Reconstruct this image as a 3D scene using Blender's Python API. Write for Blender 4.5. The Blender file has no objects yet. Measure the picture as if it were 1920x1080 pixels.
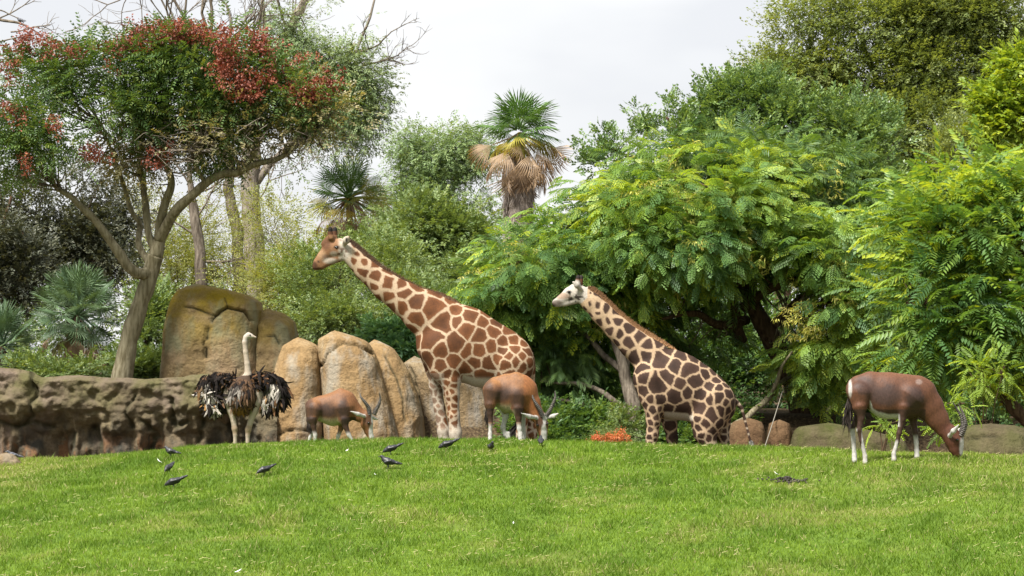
import bpy, math
import numpy as np
from mathutils import Matrix, Vector

# ------------------------------------------------------------------ camera, sky, sun, exposure
SC = bpy.context.scene
COL = SC.collection
CAM_Z, FPX, HOR = 2.4, 5000.0, 700.0      # eye height (m), focal length in photo pixels, photo row of the horizon

cam_d = bpy.data.cameras.new("camera")
cam_d.sensor_width = 36.0
cam_d.lens = 36.0 * FPX / 1920.0
cam_d.shift_y = (HOR - 540.0) / 1920.0
cam_d.clip_start, cam_d.clip_end = 0.1, 6000.0
cam = bpy.data.objects.new("camera", cam_d)
COL.objects.link(cam)
cam.location = (0, 0, CAM_Z)
cam.rotation_euler = (math.pi / 2, 0, 0)
SC.camera = cam

SUN_EL, SUN_AZ = math.radians(56), math.radians(-38)   # azimuth from behind the camera, towards its left
wd = bpy.data.worlds.new("World")
SC.world = wd
wd.use_nodes = True
wn, wl = wd.node_tree.nodes, wd.node_tree.links
wn.clear()
out = wn.new("ShaderNodeOutputWorld")
sky = wn.new("ShaderNodeTexSky")
sky.sky_type = 'NISHITA'
sky.sun_disc = False
sky.sun_elevation = SUN_EL
sky.sun_rotation = math.pi - SUN_AZ
sky.dust_density = 3.0
bg1 = wn.new("ShaderNodeBackground")
bg1.inputs[1].default_value = 0.045
wl.new(sky.outputs[0], bg1.inputs[0])
tc = wn.new("ShaderNodeTexCoord")
mp = wn.new("ShaderNodeMapping")
mp.inputs['Scale'].default_value = (1.0, 1.0, 2.6)
nz = wn.new("ShaderNodeTexNoise")
nz.inputs['Scale'].default_value = 7.0
nz.inputs['Detail'].default_value = 4.0
nz.inputs['Roughness'].default_value = 0.45
cr = wn.new("ShaderNodeValToRGB")
cr.color_ramp.elements[0].position, cr.color_ramp.elements[0].color = 0.36, (0.84, 0.85, 0.88, 1)
cr.color_ramp.elements[1].position, cr.color_ramp.elements[1].color = 0.58, (1.0, 1.0, 1.0, 1)
wl.new(tc.outputs['Generated'], mp.inputs[0])
wl.new(mp.outputs[0], nz.inputs['Vector'])
wl.new(nz.outputs[0], cr.inputs[0])
bg2 = wn.new("ShaderNodeBackground")
bg2.inputs[1].default_value = 0.302
wl.new(cr.outputs[0], bg2.inputs[0])
mx = wn.new("ShaderNodeMixShader")
mx.inputs[0].default_value = 0.9
wl.new(bg1.outputs[0], mx.inputs[1])
wl.new(bg2.outputs[0], mx.inputs[2])
wl.new(mx.outputs[0], out.inputs[0])

sun_d = bpy.data.lights.new("sun", 'SUN')
sun_d.energy = 2.8
sun_d.angle = math.radians(12)
sun_d.color = (1.0, 0.96, 0.89)
sun = bpy.data.objects.new("sun", sun_d)
COL.objects.link(sun)
sdir = Vector((math.sin(SUN_AZ) * math.cos(SUN_EL), -math.cos(SUN_AZ) * math.cos(SUN_EL), math.sin(SUN_EL)))
sun.rotation_euler = sdir.to_track_quat('Z', 'Y').to_euler()
sun.location = (-10, -10, 30)

SC.view_settings.view_transform = 'Standard'
SC.view_settings.look = 'None'
SC.view_settings.gamma = 1.0
SC.view_settings.exposure = 1.85
SC.view_settings.use_curve_mapping = False
SC.render.engine = 'CYCLES'
SC.cycles.max_bounces = 7
SC.cycles.diffuse_bounces = 3
SC.cycles.transmission_bounces = 5
SC.cycles.transparent_max_bounces = 4

# ------------------------------------------------------------------ helpers
def P(px, py, D):
    """photo pixel + distance -> world point"""
    return np.array([(px - 960.0) / FPX * D, D, CAM_Z + (HOR - py) / FPX * D])

def S(r, g, b, k=0.45):
    """display colour -> surface colour (k: how strongly the place is lit and exposed)"""
    f = lambda c: (c / 255 / 12.92 if c / 255 <= 0.04045 else ((c / 255 + 0.055) / 1.055) ** 2.4)
    return (f(r) * k, f(g) * k, f(b) * k, 1.0)

def hash3(ix, iy, iz, seed=0):
    h = (ix.astype(np.int64) * 73856093) ^ (iy.astype(np.int64) * 19349663) ^ (iz.astype(np.int64) * 83492791) ^ (seed * 2654435761)
    h = (h ^ (h >> 13)) * 1274126177 & 0x7fffffff
    h = (h ^ (h >> 16)) * 668265263 & 0x7fffffff
    return (h & 0xffff) / 65535.0

def vnoise(p, seed=0):
    """3-D value noise in 0..1, p (N,3)"""
    p = np.asarray(p, dtype=np.float64)
    i = np.floor(p).astype(np.int64)
    f = p - i
    f = f * f * (3 - 2 * f)
    r = 0
    for dx in (0, 1):
        for dy in (0, 1):
            for dz in (0, 1):
                w = (f[:, 0] if dx else 1 - f[:, 0]) * (f[:, 1] if dy else 1 - f[:, 1]) * (f[:, 2] if dz else 1 - f[:, 2])
                r = r + w * hash3(i[:, 0] + dx, i[:, 1] + dy, i[:, 2] + dz, seed)
    return r

def fbm(p, oct=4, seed=0, rough=0.5):
    p = np.asarray(p, dtype=np.float64)
    a, s, t = 1.0, 0.0, 0.0
    for o in range(oct):
        s = s + a * vnoise(p * (2 ** o), seed + o * 17)
        t += a
        a *= rough
    return s / t

def sstep(a, b, x):
    t = np.clip((x - a) / (b - a), 0, 1)
    return t * t * (3 - 2 * t)

def make_mesh(name, verts, faces, mat=None, attrs=None, smooth=True):
    """verts (N,3); faces (M,3) or (M,4) int array, or a list of such arrays; attrs: name -> (N,) or (N,3) values"""
    if not isinstance(faces, list):
        faces = [faces]
    faces = [np.asarray(f, dtype=np.int32) for f in faces if len(f)]
    me = bpy.data.meshes.new(name)
    verts = np.asarray(verts, dtype=np.float32)
    me.vertices.add(len(verts))
    me.vertices.foreach_set("co", verts.ravel())
    nl = sum(f.size for f in faces)
    nf = sum(len(f) for f in faces)
    me.loops.add(nl)
    me.loops.foreach_set("vertex_index", np.concatenate([f.ravel() for f in faces]))
    me.polygons.add(nf)
    tot = np.concatenate([np.full(len(f), f.shape[1], dtype=np.int32) for f in faces])
    start = np.concatenate([[0], np.cumsum(tot)[:-1]]).astype(np.int32)
    me.polygons.foreach_set("loop_start", start)
    me.polygons.foreach_set("use_smooth", np.full(nf, smooth, dtype=bool))
    if attrs:
        for k, v in attrs.items():
            v = np.asarray(v, dtype=np.float32)
            if v.ndim == 1:
                a = me.attributes.new(k, 'FLOAT', 'POINT')
                a.data.foreach_set("value", v)
            else:
                a = me.attributes.new(k, 'FLOAT_COLOR', 'POINT')
                a.data.foreach_set("color", np.concatenate([v[:, :3], np.ones((len(v), 1), np.float32)], 1).ravel())
    me.update(calc_edges=True)
    if mat:
        me.materials.append(mat)
    return me

def link(name, me, parent=None, loc=None):
    o = bpy.data.objects.new(name, me)
    COL.objects.link(o)
    if parent is not None:
        o.parent = parent
    if loc is not None:
        o.location = tuple(loc)
    return o

def thing(name, label, cat, loc, group=None, rz=0.0):
    o = link(name, None, None, loc)
    o.empty_display_size = 0.2
    o.rotation_euler = (0, 0, rz)
    return tag(o, label, cat, group)

def tag(o, label=None, cat=None, group=None, kind=None):
    if label: o["label"] = label
    if cat: o["category"] = cat
    if group: o["group"] = group
    if kind: o["kind"] = kind
    return o

def part(name, parent, verts, faces, mat, attrs=None, smooth=True, kind=None):
    """a mesh given in world coordinates, stored relative to its parent's base"""
    loc = np.array(parent.location) if parent is not None else np.zeros(3)
    p = parent
    while p is not None and p.parent is not None:
        p = p.parent
        loc = loc + np.array(p.location)
    o = link(name, make_mesh(name, np.asarray(verts) - loc, faces, mat, attrs, smooth), parent)
    if kind: o["kind"] = kind
    return o

# ---- node materials
def new_mat(name):
    m = bpy.data.materials.new(name)
    m.use_nodes = True
    n = m.node_tree.nodes
    n.clear()
    return m, n, m.node_tree.links

def ramp(n, stops):
    r = n.new("ShaderNodeValToRGB")
    e = r.color_ramp.elements
    e[0].position, e[0].color = stops[0]
    e[1].position, e[1].color = stops[-1]
    for p_, c_ in stops[1:-1]:
        x = e.new(p_)
        x.color = c_
    return r

def leaf_mat(name, stops, trans=0.35, rough=0.5, tmul=(1.5, 1.35, 0.5), spec=0.5, gain=1.62):
    """leaf material: colour by per-leaf and per-clump attributes, with light coming through the leaf"""
    m, n, l = new_mat(name)
    o = n.new("ShaderNodeOutputMaterial")
    a = n.new("ShaderNodeAttribute"); a.attribute_name = "rnd"
    oi = n.new("ShaderNodeObjectInfo")
    ad = n.new("ShaderNodeMath"); ad.operation = 'ADD'
    l.new(a.outputs['Fac'], ad.inputs[0]); l.new(oi.outputs['Random'], ad.inputs[1])
    fr = n.new("ShaderNodeMath"); fr.operation = 'FRACT'
    l.new(ad.outputs[0], fr.inputs[0])
    c = n.new("ShaderNodeAttribute"); c.attribute_name = "clp"
    mxv = n.new("ShaderNodeMath"); mxv.operation = 'MULTIPLY_ADD'
    l.new(fr.outputs[0], mxv.inputs[0]); mxv.inputs[1].default_value = 0.55
    mu = n.new("ShaderNodeMath"); mu.operation = 'MULTIPLY'; mu.inputs[1].default_value = 0.45
    l.new(c.outputs['Fac'], mu.inputs[0]); l.new(mu.outputs[0], mxv.inputs[2])
    r = ramp(n, [(p_, tuple(min(0.6, x * gain) for x in c_[:3]) + (1,)) for p_, c_ in stops])
    l.new(mxv.outputs[0], r.inputs[0])
    b = n.new("ShaderNodeBsdfPrincipled")
    b.inputs['Roughness'].default_value = rough
    b.inputs['Specular IOR Level'].default_value = spec
    l.new(r.outputs[0], b.inputs['Base Color'])
    t = n.new("ShaderNodeBsdfTranslucent")
    tm = n.new("ShaderNodeMix"); tm.data_type = 'RGBA'; tm.blend_type = 'MULTIPLY'
    tm.inputs[0].default_value = 1.0
    l.new(r.outputs[0], tm.inputs[6]); tm.inputs[7].default_value = (*tmul, 1)
    l.new(tm.outputs[2], t.inputs[0])
    ms = n.new("ShaderNodeMixShader"); ms.inputs[0].default_value = trans
    l.new(b.outputs[0], ms.inputs[1]); l.new(t.outputs[0], ms.inputs[2])
    l.new(ms.outputs[0], o.inputs[0])
    return m

def solid_mat(name, c1, c2=None, scale=8.0, rough=0.7, bump=0.0, spec=0.3, stretch=(1, 1, 1), detail=5.0, bscale=None):
    m, n, l = new_mat(name)
    o = n.new("ShaderNodeOutputMaterial")
    b = n.new("ShaderNodeBsdfPrincipled")
    b.inputs['Roughness'].default_value = rough
    b.inputs['Specular IOR Level'].default_value = spec
    tcx = n.new("ShaderNodeTexCoord")
    mpx = n.new("ShaderNodeMapping"); mpx.inputs['Scale'].default_value = stretch
    l.new(tcx.outputs['Object'], mpx.inputs[0])
    nzx = n.new("ShaderNodeTexNoise"); nzx.inputs['Scale'].default_value = scale; nzx.inputs['Detail'].default_value = detail
    l.new(mpx.outputs[0], nzx.inputs['Vector'])
    r = ramp(n, [(0.35, c1), (0.65, c2 or c1)])
    l.new(nzx.outputs[0], r.inputs[0]); l.new(r.outputs[0], b.inputs['Base Color'])
    if bump:
        bp = n.new("ShaderNodeBump"); bp.inputs['Strength'].default_value = bump; bp.inputs['Distance'].default_value = 0.02
        nb = n.new("ShaderNodeTexNoise"); nb.inputs['Scale'].default_value = bscale or scale * 3; nb.inputs['Detail'].default_value = 4.0
        l.new(mpx.outputs[0], nb.inputs['Vector'])
        l.new(nb.outputs[0], bp.inputs['Height']); l.new(bp.outputs[0], b.inputs['Normal'])
    l.new(b.outputs[0], o.inputs[0])
    return m

def coat_mat(name, rough=0.75, nscale=60.0, amount=0.35, spec=0.2, bump=0.25, stretch=(1, 1, 1)):
    """hide or plumage: pigment and any painted highlight from the vertex colours, broken up by fine hair noise"""
    m, n, l = new_mat(name)
    o = n.new("ShaderNodeOutputMaterial")
    b = n.new("ShaderNodeBsdfPrincipled")
    b.inputs['Roughness'].default_value = rough
    b.inputs['Specular IOR Level'].default_value = spec
    a = n.new("ShaderNodeAttribute"); a.attribute_name = "Col"
    tcx = n.new("ShaderNodeTexCoord")
    mpx = n.new("ShaderNodeMapping"); mpx.inputs['Scale'].default_value = stretch
    l.new(tcx.outputs['Object'], mpx.inputs[0])
    nzx = n.new("ShaderNodeTexNoise"); nzx.inputs['Scale'].default_value = nscale; nzx.inputs['Detail'].default_value = 3.0
    l.new(mpx.outputs[0], nzx.inputs['Vector'])
    r = ramp(n, [(0.3, (1 - amount, 1 - amount, 1 - amount, 1)), (0.7, (1 + amount * 0.5,) * 3 + (1,))])
    l.new(nzx.outputs[0], r.inputs[0])
    mm = n.new("ShaderNodeMix"); mm.data_type = 'RGBA'; mm.blend_type = 'MULTIPLY'; mm.inputs[0].default_value = 1.0
    l.new(a.outputs['Color'], mm.inputs[6]); l.new(r.outputs[0], mm.inputs[7])
    l.new(mm.outputs[2], b.inputs['Base Color'])
    if bump:
        bp = n.new("ShaderNodeBump"); bp.inputs['Strength'].default_value = bump; bp.inputs['Distance'].default_value = 0.01
        l.new(nzx.outputs[0], bp.inputs['Height']); l.new(bp.outputs[0], b.inputs['Normal'])
    l.new(b.outputs[0], o.inputs[0])
    return m

# ---- tubes
def catmull(pts, n=6):
    pts = np.asarray(pts, dtype=np.float64)
    q = np.vstack([2 * pts[0] - pts[1], pts, 2 * pts[-1] - pts[-2]])
    o = []
    for i in range(len(pts) - 1):
        a, b, c, d = q[i], q[i + 1], q[i + 2], q[i + 3]
        for t in np.linspace(0, 1, n, endpoint=False):
            o.append(0.5 * (2 * b + (c - a) * t + (2 * a - 5 * b + 4 * c - d) * t * t + (3 * b - a - 3 * c + d) * t ** 3))
    o.append(pts[-1])
    return np.array(o)

def tube(pts, rad, sides=7, cap=True):
    pts = np.asarray(pts, dtype=np.float64)
    n = len(pts)
    rad = np.interp(np.linspace(0, 1, n), np.linspace(0, 1, len(rad)), rad) if len(rad) != n else np.asarray(rad)
    T = np.gradient(pts, axis=0)
    T /= np.linalg.norm(T, axis=1, keepdims=True) + 1e-9
    ref = np.array([0.13, 0.97, 0.21]) if abs(T[0][1]) < 0.8 else np.array([0.98, 0.1, 0.17])
    U = np.cross(T, ref); U /= np.linalg.norm(U, axis=1, keepdims=True) + 1e-9
    V = np.cross(T, U)
    a = np.linspace(0, 2 * np.pi, sides, endpoint=False)
    v = pts[:, None, :] + rad[:, None, None] * (np.cos(a)[None, :, None] * U[:, None, :] + np.sin(a)[None, :, None] * V[:, None, :])
    v = v.reshape(-1, 3)
    i = np.arange(n - 1)[:, None] * sides
    j = np.arange(sides)[None, :]
    j2 = (j + 1) % sides
    f = np.stack([i + j, i + j2, i + sides + j2, i + sides + j], -1).reshape(-1, 4)
    fs = [f]
    if cap:
        v = np.vstack([v, pts[0], pts[-1]])
        j = np.arange(sides); j2 = (j + 1) % sides
        fs.append(np.stack([np.full(sides, n * sides), j2, j], -1))
        b = (n - 1) * sides
        fs.append(np.stack([np.full(sides, n * sides + 1), b + j, b + j2], -1))
    return v, fs

class Geo:
    """collects pieces into one mesh"""
    def __init__(s):
        s.v, s.f3, s.f4, s.n, s.at = [], [], [], 0, {}
    def add(s, v, fs, **at):
        if not isinstance(fs, list): fs = [fs]
        for f in fs:
            f = np.asarray(f)
            if len(f): (s.f3 if f.shape[1] == 3 else s.f4).append(f + s.n)
        s.v.append(np.asarray(v)); s.n += len(v)
        for k, x in at.items():
            s.at.setdefault(k, []).append(np.full(len(v), x, dtype=np.float32) if np.ndim(x) == 0 else np.asarray(x, dtype=np.float32))
    def get(s):
        fs = []
        if s.f3: fs.append(np.concatenate(s.f3))
        if s.f4: fs.append(np.concatenate(s.f4))
        return np.concatenate(s.v), fs, ({k: np.concatenate(x) for k, x in s.at.items()} or None)

# ---- rounded bodies: smooth union of tapered capsules, meshed with surface nets
class Body:
    def __init__(s, lo, hi, h):
        s.lo = np.array(lo, dtype=np.float64); s.h = h
        s.n = np.ceil((np.array(hi) - s.lo) / h).astype(int) + 2
        s.f = np.full(s.n, 1.0, dtype=np.float32)
    def cone(s, a, b, ra, rb, sy=1.0, k=0.05):
        a, b = np.array(a, float), np.array(b, float)
        m = max(ra, rb) + k + 3 * s.h
        i0 = np.clip(np.floor((np.minimum(a, b) - m - s.lo) / s.h).astype(int), 0, s.n - 1)
        i1 = np.clip(np.ceil((np.maximum(a, b) + m - s.lo) / s.h).astype(int) + 1, 1, s.n)
        ax = [s.lo[d] + s.h * np.arange(i0[d], i1[d]) for d in range(3)]
        X, Y, Z = ax[0][:, None, None], ax[1][None, :, None], ax[2][None, None, :]
        d = b - a
        L = (d * d).sum() + 1e-12
        t = np.clip(((X - a[0]) * d[0] + (Y - a[1]) * d[1] + (Z - a[2]) * d[2]) / L, 0, 1)
        dist = np.sqrt((X - a[0] - t * d[0]) ** 2 + ((Y - a[1] - t * d[1]) / sy) ** 2 + (Z - a[2] - t * d[2]) ** 2) - (ra + (rb - ra) * t)
        sl = tuple(slice(i0[q], i1[q]) for q in range(3))
        f = s.f[sl]
        h = np.clip(0.5 + 0.5 * (f - dist) / k, 0, 1)
        s.f[sl] = f + (dist - f) * h - k * h * (1 - h)
    def chain(s, pts, sy=1.0, k=0.05):
        for p, q in zip(pts[:-1], pts[1:]):
            s.cone(p[:3], q[:3], p[3], q[3], sy, k)
    def mesh(s, smooth=1):
        f = s.f
        ins = f < 0
        n = np.array(f.shape) - 1
        def cs(A, c): return A[c[0]:c[0] + n[0], c[1]:c[1] + n[1], c[2]:c[2] + n[2]]
        cnt = np.zeros(n, dtype=np.int8)
        C = [(x, y, z) for x in (0, 1) for y in (0, 1) for z in (0, 1)]
        for c in C: cnt += cs(ins, c)
        act = (cnt > 0) & (cnt < 8)
        cells = np.argwhere(act)
        idx = np.full(n, -1, dtype=np.int64)
        idx[act] = np.arange(len(cells))
        pos = np.zeros((len(cells), 3)); num = np.zeros(len(cells))
        for c in C:
            for d in range(3):
                if c[d] == 1: continue
                e = list(c); e[d] = 1
                fa = f[cells[:, 0] + c[0], cells[:, 1] + c[1], cells[:, 2] + c[2]]
                fb = f[cells[:, 0] + e[0], cells[:, 1] + e[1], cells[:, 2] + e[2]]
                x = (fa < 0) != (fb < 0)
                t = np.where(x, fa / (fa - fb + 1e-12), 0)
                q = np.array(c)[None, :] + t[:, None] * (np.array(e) - np.array(c))[None, :]
                pos += np.where(x[:, None], q, 0); num += x
        v = s.lo + s.h * (cells + pos / num[:, None])
        quads = []
        for d in range(3):
            u, w = (d + 1) % 3, (d + 2) % 3
            a0 = [slice(None)] * 3; a1 = [slice(None)] * 3
            a0[d] = slice(0, -1); a1[d] = slice(1, None)
            sa, sb = ins[tuple(a0)], ins[tuple(a1)]
            E = np.argwhere(sa != sb)
            E = E[(E[:, u] > 0) & (E[:, w] > 0) & (E[:, u] < n[u]) & (E[:, w] < n[w])]
            def at(du, dw):
                q = E.copy(); q[:, u] -= du; q[:, w] -= dw
                return idx[q[:, 0], q[:, 1], q[:, 2]]
            Q = np.stack([at(1, 1), at(0, 1), at(0, 0), at(1, 0)], 1)
            flip = ~sa[E[:, 0], E[:, 1], E[:, 2]]
            Q[flip] = Q[flip][:, ::-1]
            quads.append(Q)
        Q = np.concatenate(quads)
        Q = Q[(Q >= 0).all(1)]
        for _ in range(smooth):
            acc = np.zeros_like(v); c = np.zeros(len(v))
            for i in range(4):
                np.add.at(acc, Q[:, i], v[Q[:, (i + 1) % 4]] + v[Q[:, (i + 3) % 4]])
                np.add.at(c, Q[:, i], 2)
            v = 0.5 * v + 0.5 * acc / c[:, None]
        return v, Q

def vnormals(v, Q):
    nn = np.cross(v[Q[:, 2]] - v[Q[:, 0]], v[Q[:, 3]] - v[Q[:, 1]])
    N = np.zeros_like(v)
    for i in range(4): np.add.at(N, Q[:, i], nn)
    return N / (np.linalg.norm(N, axis=1, keepdims=True) + 1e-12)

# ------------------------------------------------------------------ the ground
_cpx = np.array([-900, -300, 0, 80, 160, 230, 300, 360, 440, 600, 800, 1000, 1200, 1500, 1700, 1920, 2300, 3000.])
_cpy = np.array([900, 878, 870, 865, 860, 853, 845, 839, 834, 830, 828, 831, 838, 846, 852, 860, 872, 890.])
_cD = np.interp(_cpx, [-900, 0, 900, 1500, 1750, 3000], [38.5, 38, 36.6, 34.5, 32.8, 31.5])
_cx = (_cpx - 960) / FPX * _cD
_cz = CAM_Z + (HOR - _cpy) / FPX * _cD
_gx = np.linspace(-40, 40, 1601)
def _sm(a):
    k = np.exp(-0.5 * (np.arange(-20, 21) / 7.0) ** 2); k /= k.sum()
    return np.convolve(np.pad(a, 20, mode='edge'), k, mode='valid')
_gz = _sm(np.interp(_gx, _cx, _cz)); _gy = _sm(np.interp(_gx, _cx, _cD))

def gh(x, y):
    """height of the ground"""
    x, y = np.broadcast_arrays(np.asarray(x, float), np.asarray(y, float))
    Yc, Zc = np.interp(x, _gx, _gy), np.interp(x, _gx, _gz)
    t = y - Yc
    zf = Zc - 0.112 * (np.sqrt(t * t + 4.0) - 2.0)
    zf = 0.5 * (zf + np.sqrt(zf * zf + 0.03))
    tb = np.clip(t, 0, 11.5)
    zb = Zc - 0.118 * (np.sqrt(tb * tb + 2.2) - 1.483)
    z = np.where(t < 0, zf, zb)
    bank = np.interp(x, [-8, -3.5, 0, 4, 9], [2.15, 2.1, 1.75, 1.62, 1.5])
    s = sstep(49.2, 51.6, y)
    z = z * (1 - s) + s * (bank + 0.015 * np.clip(y - 51, 0, 60))
    p = np.stack([x.ravel(), y.ravel(), np.zeros(x.size)], 1)
    b = (fbm(p * 0.55, 2, 5).reshape(x.shape) - 0.5) * 0.10 + (fbm(p * 2.3, 2, 9).reshape(x.shape) - 0.5) * 0.05
    far = 1 - sstep(60, 120, np.abs(y)) * 0.9
    return z + b * far * np.where(np.abs(t) < 3, 0.55, 1.0)

def hit(px, py, lo=24.0, hi=37.5):
    """where the view ray of a photo pixel first meets the lawn"""
    D = np.linspace(lo, hi, 2000)
    x = (px - 960) / FPX * D
    z = CAM_Z + (HOR - py) / FPX * D
    u = np.where(z <= gh(x, D))[0]
    i = u[0] if len(u) else np.argmin(np.abs(z - gh(x, D)))
    return np.array([x[i], D[i], float(gh(x[i], D[i]))])

def axis(lo, hi, step, far_lo, far_hi):
    a = np.arange(lo, hi + 1e-6, step)
    l = lo - np.geomspace(step * 1.5, lo - far_lo, 26)[::-1]
    r = hi + np.geomspace(step * 1.5, far_hi - hi, 26)
    return np.concatenate([l, a, r])

xs = axis(-13, 13, 0.22, -2500, 2500)
ys = axis(20, 62, 0.22, -1500, 3500)
GX, GY = np.meshgrid(xs, ys, indexing='ij')
GZ = gh(GX, GY)
gv = np.stack([GX.ravel(), GY.ravel(), GZ.ravel()], 1)
ni, nj = GX.shape
I, J = np.meshgrid(np.arange(ni - 1), np.arange(nj - 1), indexing='ij')
gf = np.stack([I * nj + J, (I + 1) * nj + J, (I + 1) * nj + J + 1, I * nj + J + 1], -1).reshape(-1, 4)
_yc = np.interp(gv[:, 0], _gx, _gy)
lawn = 1 - sstep(5.5, 8.5, gv[:, 1] - _yc + 2.0 * (fbm(gv * [0.8, 0.8, 0], 3, 3) - 0.5))
dry = sstep(0.56, 0.76, fbm(gv * [1.6, 1.6, 0], 4, 21)) * 0.4 + sstep(-5.0, -8.0, gv[:, 0]) * sstep(33.5, 36.5, gv[:, 1]) * 0.9 + sstep(2.0, 6.5, gv[:, 0]) * sstep(26.0, 33.0, gv[:, 1]) * 0.55

def ground_mat():
    m, n, l = new_mat("ground_soil_and_lawn")
    o = n.new("ShaderNodeOutputMaterial")
    b = n.new("ShaderNodeBsdfPrincipled"); b.inputs['Roughness'].default_value = 0.9; b.inputs['Specular IOR Level'].default_value = 0.1
    a = n.new("ShaderNodeAttribute"); a.attribute_name = "lawn"
    d = n.new("ShaderNodeAttribute"); d.attribute_name = "dry"
    tcx = n.new("ShaderNodeTexCoord")
    z1 = n.new("ShaderNodeTexNoise"); z1.inputs['Scale'].default_value = 9.0; z1.inputs['Detail'].default_value = 6.0
    l.new(tcx.outputs['Object'], z1.inputs['Vector'])
    g = ramp(n, [(0.3, (0.045, 0.085, 0.010, 1)), (0.7, (0.105, 0.165, 0.022, 1))])
    l.new(z1.outputs[0], g.inputs[0])
    gd = n.new("ShaderNodeMix"); gd.data_type = 'RGBA'
    l.new(d.outputs['Fac'], gd.inputs[0]); l.new(g.outputs[0], gd.inputs[6]); gd.inputs[7].default_value = (0.19, 0.17, 0.055, 1)
    z2 = n.new("ShaderNodeTexNoise"); z2.inputs['Scale'].default_value = 22.0; z2.inputs['Detail'].default_value = 6.0
    l.new(tcx.outputs['Object'], z2.inputs['Vector'])
    s = ramp(n, [(0.35, (0.030, 0.021, 0.013, 1)), (0.55, (0.075, 0.052, 0.030, 1)), (0.72, (0.13, 0.10, 0.055, 1))])
    l.new(z2.outputs[0], s.inputs[0])
    mm = n.new("ShaderNodeMix"); mm.data_type = 'RGBA'
    l.new(a.outputs['Fac'], mm.inputs[0]); l.new(s.outputs[0], mm.inputs[6]); l.new(gd.outputs[2], mm.inputs[7])
    l.new(mm.outputs[2], b.inputs['Base Color'])
    bp = n.new("ShaderNodeBump"); bp.inputs['Strength'].default_value = 0.6; bp.inputs['Distance'].default_value = 0.03
    l.new(z2.outputs[0], bp.inputs['Height']); l.new(bp.outputs[0], b.inputs['Normal'])
    l.new(b.outputs[0], o.inputs[0])
    return m

go = link("ground", make_mesh("ground", gv, gf, ground_mat(), {"lawn": lawn, "dry": np.clip(dry, 0, 1)}))
go["kind"] = "structure"

# ------------------------------------------------------------------ grass
rng = np.random.default_rng(7)
def grass_blades(N, seed):
    r = np.random.default_rng(seed)
    y = np.sqrt(r.uniform(24.0 ** 2, 39.6 ** 2, N))
    x = r.uniform(-1, 1, N) * (0.196 * y + 0.5)
    keep = y < np.interp(x, _gx, _gy) + 1.6
    x, y = x[keep], y[keep]
    N = len(x)
    p = np.stack([x, y, np.zeros(N)], 1)
    z = gh(x, y)
    patch = fbm(p * 1.1, 3, 31)
    lush = sstep(0.42, 0.72, fbm(p * [3.0, 2.0, 1], 4, 77))
    h = (0.030 + 0.034 * r.random(N)) * (0.75 + 0.55 * lush) * np.where(r.random(N) < 0.02, 1.7, 1)
    w = 0.0036 + 0.0032 * r.random(N)
    az = r.uniform(0, 2 * np.pi, N)
    lean = r.uniform(0.15, 1.1, N) * h
    la = r.uniform(0, 2 * np.pi, N)
    base = np.stack([x, y, z - 0.004], 1)
    side = np.stack([np.cos(az), np.sin(az), np.zeros(N)], 1) * w[:, None]
    tip = base + np.stack([np.cos(la) * lean, np.sin(la) * lean, h], 1)
    v = np.stack([base - side, base + side, tip], 1).reshape(-1, 3)
    f = np.arange(3 * N).reshape(-1, 3)
    dryv = np.clip(sstep(0.56, 0.76, fbm(p * 1.6, 4, 21)) * 0.45 + sstep(-5.0, -8.0, x) * sstep(33.5, 36.5, y) * 1.1 + sstep(2.0, 6.5, x) * sstep(26, 33, y) * 0.5, 0, 1)
    isdry = r.random(N) < 0.03 + 0.22 * dryv
    g1, g2, g3, st = np.array([0.085, 0.165, 0.010]), np.array([0.185, 0.285, 0.020]), np.array([0.27, 0.33, 0.050]), np.array([0.42, 0.37, 0.17])
    t = np.clip(0.2 + 1.3 * (patch - 0.5) + 0.75 * r.random(N) - 0.4 * lush, 0, 1)[:, None]
    c = g1 * (1 - t) + g2 * t
    q = np.clip(dryv * 0.7 + 0.25 * r.random(N) - 0.1, 0, 1)[:, None]
    c = c * (1 - q) + g3 * q
    c = np.where(isdry[:, None], st * r.uniform(0.65, 1.15, N)[:, None], c)
    return v, f, np.repeat(c, 3, 0)

def blade_mat():
    m, n, l = new_mat("grass_blade")
    o = n.new("ShaderNodeOutputMaterial")
    a = n.new("ShaderNodeAttribute"); a.attribute_name = "Col"
    b = n.new("ShaderNodeBsdfPrincipled"); b.inputs['Roughness'].default_value = 0.55; b.inputs['Specular IOR Level'].default_value = 0.25
    t = n.new("ShaderNodeBsdfTranslucent")
    l.new(a.outputs['Color'], b.inputs['Base Color']); l.new(a.outputs['Color'], t.inputs[0])
    ms = n.new("ShaderNodeMixShader"); ms.inputs[0].default_value = 0.35
    l.new(b.outputs[0], ms.inputs[1]); l.new(t.outputs[0], ms.inputs[2]); l.new(ms.outputs[0], o.inputs[0])
    return m
v, f, c = grass_blades(420000, 11)
tag(link("grass", make_mesh("grass", v, f, blade_mat(), {"Col": c}, smooth=False)), "short bright green grass covering the round hill", "grass", kind="stuff")

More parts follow.
